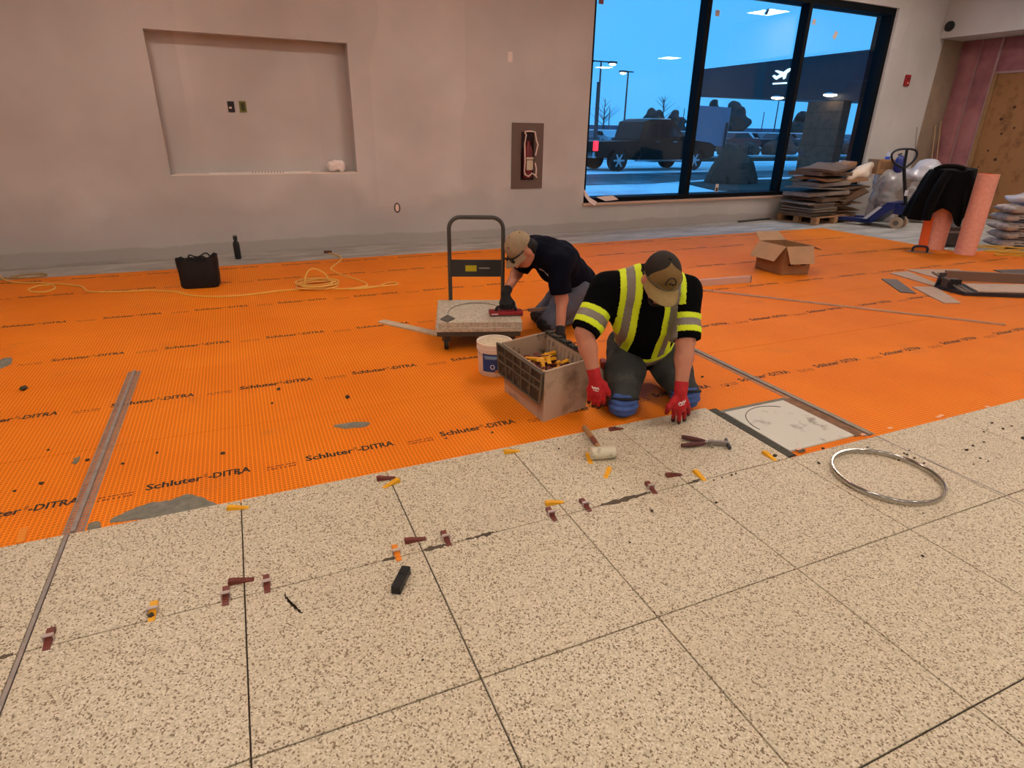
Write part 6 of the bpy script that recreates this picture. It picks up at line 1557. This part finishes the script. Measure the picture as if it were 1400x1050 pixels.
for s_ in (-1, 1):
    c_ = s_ * (.118 + .0 * sp_) ; u_ = (lat - c_) * s_
    st = tors & (sp_ >= .125) & (np.abs(u_) < .052) & (frontn > -.55)
    patch('hi_vis_strap', vt, Q, st & (u_ < -.020), .004, M_HIV, shirt); patch('reflective_strap', vt, Q, st & (np.abs(u_) <= .020), .004, M_SILV, shirt); patch('hi_vis_strap', vt, Q, st & (u_ > .020), .004, M_HIV, shirt)
# gloves
def glove(wr, kn, tips, th, el_, m_, tipm, name, parent, print_=True):
    cuff = wr.lerp(el_, .18)
    pr = hand_prims(wr, kn, tips, th, .0125, .031) + [('c', wr, cuff, .034, .036, .012)]
    vt, Q = surface(pr, .010, .0034, None, halfspace(cuff, el_ - wr)); o = put(name, vt, Q, m_, parent)
    if tipm:
        tp = np.array([t_[1] for t_ in tips] + [th[2]]); fc = vt[Q].mean(1); dm = np.linalg.norm(fc[:, None] - tp[None], axis=2).min(1)
        o.data.materials.append(tipm); o.data.polygons.foreach_set('material_index', (dm < .026).astype(np.int32)); o.data.update()
    if print_:
        kc = (kn[1] + kn[2]) / 2; c_ = wr.lerp(kc, .62); fc = vt[Q].mean(1); _, fn = normals(vt, Q)
        x = (kn[0] - kn[3]).normalized(); y = (kc - wr).normalized(); lx, ly = (fc - np.array(c_)) @ np.array(x), (fc - np.array(c_)) @ np.array(y); fr = fn @ np.array(V(0, -1, .5).normalized())
        patch('white_print', vt, Q, (np.abs(lx) < .020) & (np.abs(ly - .35 * lx - .003 * np.sin(lx * 420)) < .0042) & (fr > .1), .0012, M_EYE, o)
        patch('white_print', vt, Q, (np.abs(lx - .003) < .014) & (np.abs(ly - .35 * lx - .0125) < .0022) & (fr > .1), .0012, M_EYE, o)
    return o
glove(wrR, rh_k, rh_t, rh_th, elR, M_GRED, M_GDIP, 'red_glove', w1); glove(wrL, lh_k, lh_t, lh_th, elL, M_GRED, M_GDIP, 'red_glove', w1)
face_bits(hd, HB, w1)
cp, g = cap(hd, HB, w1, M_MESH, M_OLIVE, M_BRIM, 'cap')
MB().tube([g(.026 * math.cos(a), (.111) * 1.0 - .012 - .010 * (math.sin(a) + .2) ** 2, .098 + .022 * math.sin(a)) for a in [k * math.pi / 10 for k in range(20)]], .0032, 6, True).build('cap_emblem', M_MESH, cp, True)
MB().tube([g(-.008, .106, .098), g(.004, .1055, .104), g(.012, .1045, .098)], .004, 6).build('cap_emblem', M_MESH, cp, True)
gp = [g((.098) * math.cos(a), .115 * math.sin(a) - .008 + (.012 if 60 < math.degrees(a) < 120 else 0), .056 + .012 * math.sin(a)) for a in [math.radians(x) for x in range(0, 181, 10)]]
MB().tube(gp, .0032, 6).build('safety_glasses', mat('smoky_frame', (90, 82, 66), .3), w1, True)
vt, Q = surface([('e', hd + HB @ Vector((0, -.055, .015)), (.082, .055, .075), np.array(HB)), ('c', hd + HB @ Vector((-.05, -.07, .04)), hd + HB @ Vector((-.07, -.075, .075)), .025, .010), ('c', hd + HB @ Vector((0, -.09, .07)), hd + HB @ Vector((-.01, -.115, .085)), .022, .008), ('c', hd + HB @ Vector((-.074, .01, .02)), hd + HB @ Vector((-.07, .03, -.03)), .012, .010)], .015, .006, lambda X: .005 * swirl(X, 120, 1)); put('hair', vt, Q, M_HAIR, w1)
vt, Q = surface([('e', hd + HB @ Vector((0, .052, -.078)), (.050, .046, .036), np.array(HB))], .01, .005, lambda X: .003 * swirl(X, 200, 2)); put('beard', vt, Q, M_HAIR, w1)

# ---- worker in the navy tee, bending over the trolley
pel2 = PD(788, 391, 4.74); che2 = PD(763, 359, 4.58); shm2 = PD(742, 345, 4.46)
snr, sfr = PD(762, 358, 4.36), PD(726, 340, 4.60)      # near and far shoulder
enr, wnr = PD(768, 409, 4.33), PD(766, 452, 4.36); efr, wfr = PD(706, 374, 4.62), PD(692, 398, 4.50)
kn1, kn2 = PD(750, 446, 4.50), PD(741, 436, 4.72)
for q in (kn1, kn2): q.z = ZM + .075
f1_, f2_ = PD(800, 440, 4.80), PD(792, 430, 5.0)
for q in (f1_, f2_): q.z = ZM + .055
h1_, h2_ = pel2 + V(0, -.10, -.01), pel2 + V(-.0, .09, -.01)
hd2 = PD(714, 343, 4.36); HB2 = basis(V(-.62, -.35, .62), V(-.52, -.30, -.75)); nk2 = PD(729, 341, 4.42)
fc_ = FLOAT_C
# the gloved hand closes on the float's grip
gx = (f1 - f0).normalized(); gz = DZ + .062
fk = [Vector((fc_.x, fc_.y, gz + .022)) + gx * o_ + _FW * .012 for o_ in (-.034, -.012, .012, .034)]
ftp = [(k + V(0, -.026, -.006), k + V(0, -.022, -.034)) for k in fk]
fth = (Vector((fc_.x, fc_.y, gz + .02)) + gx * .046 + _FW * .02, Vector((fc_.x, fc_.y, gz + .0)) + gx * .052 + V(0, .02, 0), Vector((fc_.x, fc_.y, gz - .018)) + gx * .035 + V(0, .022, 0))
wfr = Vector((fc_.x, fc_.y, gz + .088)) + _FW * .035 - gx * .005
nkn = [P(x, y, ZM + .045) for x, y in ((759, 457), (763, 459), (767, 459.5), (771, 458.5))]
ntp = [((P(x, y, ZM + .022)), P(x, y + 3.5, ZM + .012)) for x, y in ((757, 463), (762, 465), (767, 466), (772, 464.5))]
nth = (P(760, 452, ZM + .05), P(756, 455, ZM + .03), P(753, 459, ZM + .014)); wnr = P(767, 462, ZM + .10)
wnr = P(766, 455, ZM + .09)
body = [('e', pel2, (.14, .12, .12), np.array(_Q.transposed())), ('c', pel2, che2, .115, .125), ('c', che2, shm2, .125, .09), ('c', shm2, nk2, .065, .055), ('c', nk2, hd2 + HB2 @ Vector((0, -.03, -.05)), .054, .053), ('c', shm2, snr, .07, .062), ('c', shm2, sfr, .07, .062), ('c', snr, enr, .056, .044), ('c', enr, wnr, .044, .029), ('c', sfr, efr, .056, .044), ('c', efr, wfr, .044, .029),
        ('c', h1_, kn1, .085, .056), ('c', h2_, kn2, .085, .056), ('c', kn1, f1_, .05, .035), ('c', kn2, f2_, .05, .035)]
body += [(p_[0], *p_[1:5], .010) for p_ in hand_prims(wfr, fk, ftp, fth, .0095, .024)] + [(p_[0], *p_[1:5], .010) for p_ in hand_prims(wnr, nkn, ntp, nth, .0095, .024)]
vt, Q = surface(body + head_prims(hd2, HB2), .03, .008)
w2 = put('person', vt, Q, M_SKIN, None); tag(w2, 'worker in navy tee and tan cap bending over the trolley with a float', 'person')
jn = [('e', pel2 + V(0, .01, -.01), (.17, .17, .15), np.array(_Q.transposed())), ('c', h1_, h1_.lerp(kn1, .5), .115, .102), ('c', h1_.lerp(kn1, .5), kn1, .102, .076), ('c', h2_, h2_.lerp(kn2, .5), .115, .102), ('c', h2_.lerp(kn2, .5), kn2, .102, .076), ('c', kn1, f1_, .068, .052), ('c', kn2, f2_, .068, .052)]
vt, Q = surface(jn, .03, .0095, lambda X: .004 * swirl(X, 42, 1) + .002 * swirl(X, 100, 2), lambda X: (ZM + .002) - X[..., 2]); put('jeans', vt, Q, M_JEAN2, w2)
for kn_ in (kn1, kn2):
    vt, Q = surface([('e', kn_ + V(-.02, -.005, -.01), (.078, .078, .066), np.array(_Q.transposed()))], .02, .007, lambda X: .003 * np.sin(X[..., 2] * 190), lambda X: (ZM + .001) - X[..., 2]); put('knee_pad', vt, Q, mat('black_knee_pad', (24, 26, 34), .6), w2)
for ft_, kn_ in ((f1_, kn1), (f2_, kn2)):
    d_ = (ft_ - kn_).normalized(); vt, Q = surface([('c', ft_, ft_ + d_ * .07, .054, .05), ('c', ft_ + d_ * .07, ft_ + d_ * .16 - Vector((0, 0, .015)), .046, .036)], .02, .009, None, lambda X: (ZM + .001) - X[..., 2]); put('boot', vt, Q, M_BOOT, w2)
en_, ef_ = snr.lerp(enr, .84), sfr.lerp(efr, .8)
sh = [('e', pel2 + V(0, 0, .03), (.165, .16, .11), np.array(_Q.transposed())), ('c', pel2 + V(0, 0, .03), che2, .15, .16), ('c', che2, shm2 + V(.03, .02, -.01), .16, .125), ('c', che2, snr + V(.04, .06, 0), .13, .105), ('c', che2, sfr + V(.04, 0, 0), .13, .10), ('c', shm2, snr, .10, .088), ('c', shm2, sfr, .10, .085), ('c', snr, en_, .088, .083), ('c', sfr, ef_, .085, .078), ('c', shm2, nk2, .085, .068)]
nA, nB = halfspace(en_, enr - snr), halfspace(ef_, efr - sfr)
def shclip2(X):
    onA = np.linalg.norm(X - np.array(en_), axis=-1) < .15; onB = np.linalg.norm(X - np.array(ef_), axis=-1) < .15
    a_ = np.where(onA & (along(X, snr, en_) > .55), nA(X), -1.0); b_ = np.where(onB & (along(X, sfr, ef_) > .55), nB(X), -1.0); return np.maximum(a_, b_)
vt, Q = surface(sh, .035, .0075, lambda X: .006 * swirl(X, 30, 2) + .003 * swirl(X, 70, 1), shclip2); tee = put('tee_shirt', vt, Q, M_NAVY, w2)
fc = vt[Q].mean(1); _, fn = normals(vt, Q); q = PD(744, 373, 4.34); dq = fc - np.array(q); hit = (np.abs(dq @ np.array(_RT) - .8 * 0) < .03) & (np.abs(dq @ np.array(V(0, 0, 1)) + .5 * (dq @ np.array(_RT))) < .006) & (fn @ np.array(_FW) < -.1)
patch('chest_print', vt, Q, hit, .002, mat('pale_chest_print', (170, 170, 176), .7), tee)
glove(wfr, fk, ftp, fth, efr, M_GBLK, None, 'black_glove', w2, False); glove(wnr, nkn, ntp, nth, enr, M_GBLK, None, 'black_glove', w2, False)
face_bits(hd2, HB2, w2)
cp2, g2_ = cap(hd2, HB2, w2, M_TAN, None, M_TAN, 'cap', .07)
for a in (60, 120, 240, 300): MB().ball(g2_(.062 * math.cos(math.radians(a)), .078 * math.sin(math.radians(a)) - .008, .045 + .078), .005, 6, 4).build('eyelet', M_HAIR, cp2)
MB().tube([g2_(.094 * math.cos(a), .113 * math.sin(a) - .006, .046) for a in [math.radians(x) for x in range(10, 171, 10)]], .006, 6).build('sunglasses', mat('black_glasses', (14, 14, 16), .2), w2, True)
for s_ in (-1, 1): MB().ball(g2_(.036 * s_, .112, .036), (.030, .012, .020), 12, 8, HB2).build('dark_lens', mat('black_glasses', (14, 14, 16), .2), w2, True)
vt, Q = surface([('e', hd2 + HB2 @ Vector((0, -.055, .0)), (.082, .056, .09), np.array(HB2)), ('c', hd2 + HB2 @ Vector((0, -.07, -.05)), hd2 + HB2 @ Vector((0, -.07, -.10)), .055, .04)], .02, .007, lambda X: .006 * swirl(X, 100, 1)); put('hair', vt, Q, M_HAIR, w2)

# navy sweatshirt bunched behind the kneeling worker, and the spray bottle beside him
vt, Q = surface([('c', PD(915, 452, 3.40), PD(913, 480, 3.38), .06, .075), ('e', PD(905, 470, 3.45), (.09, .08, .08), np.eye(3))], .03, .009, lambda X: .006 * swirl(X, 50, 3)); put('tied_sweatshirt', vt, Q, mat('navy_fleece', (22, 22, 44), .95, spec=.1), w1)
q = PD(823, 503, 3.28); q.z = ZM
t = thing('spray_bottle', 'small white spray bottle with red head between crate and kneeling worker', 'bottle', q)
MB().lathe((0, 0, 0), [(.034, 0), (.038, .008), (.038, .12), (.016, .165), (.014, .185)], 18).build('bottle_body', mat('frosted_bottle', (196, 186, 176), .4), t, world=False, smooth=True)
MB().bev((0, -.008, .205), (.034, .075, .042), YAW * -1, .006).build('trigger_head', mat('red_trigger', (140, 44, 30), .5), t, world=False); MB().bar((0, -.03, .19), (.004, -.04, .15), .012, .008).build('trigger', mat('red_trigger', (140, 44, 30), .5), t, world=False)
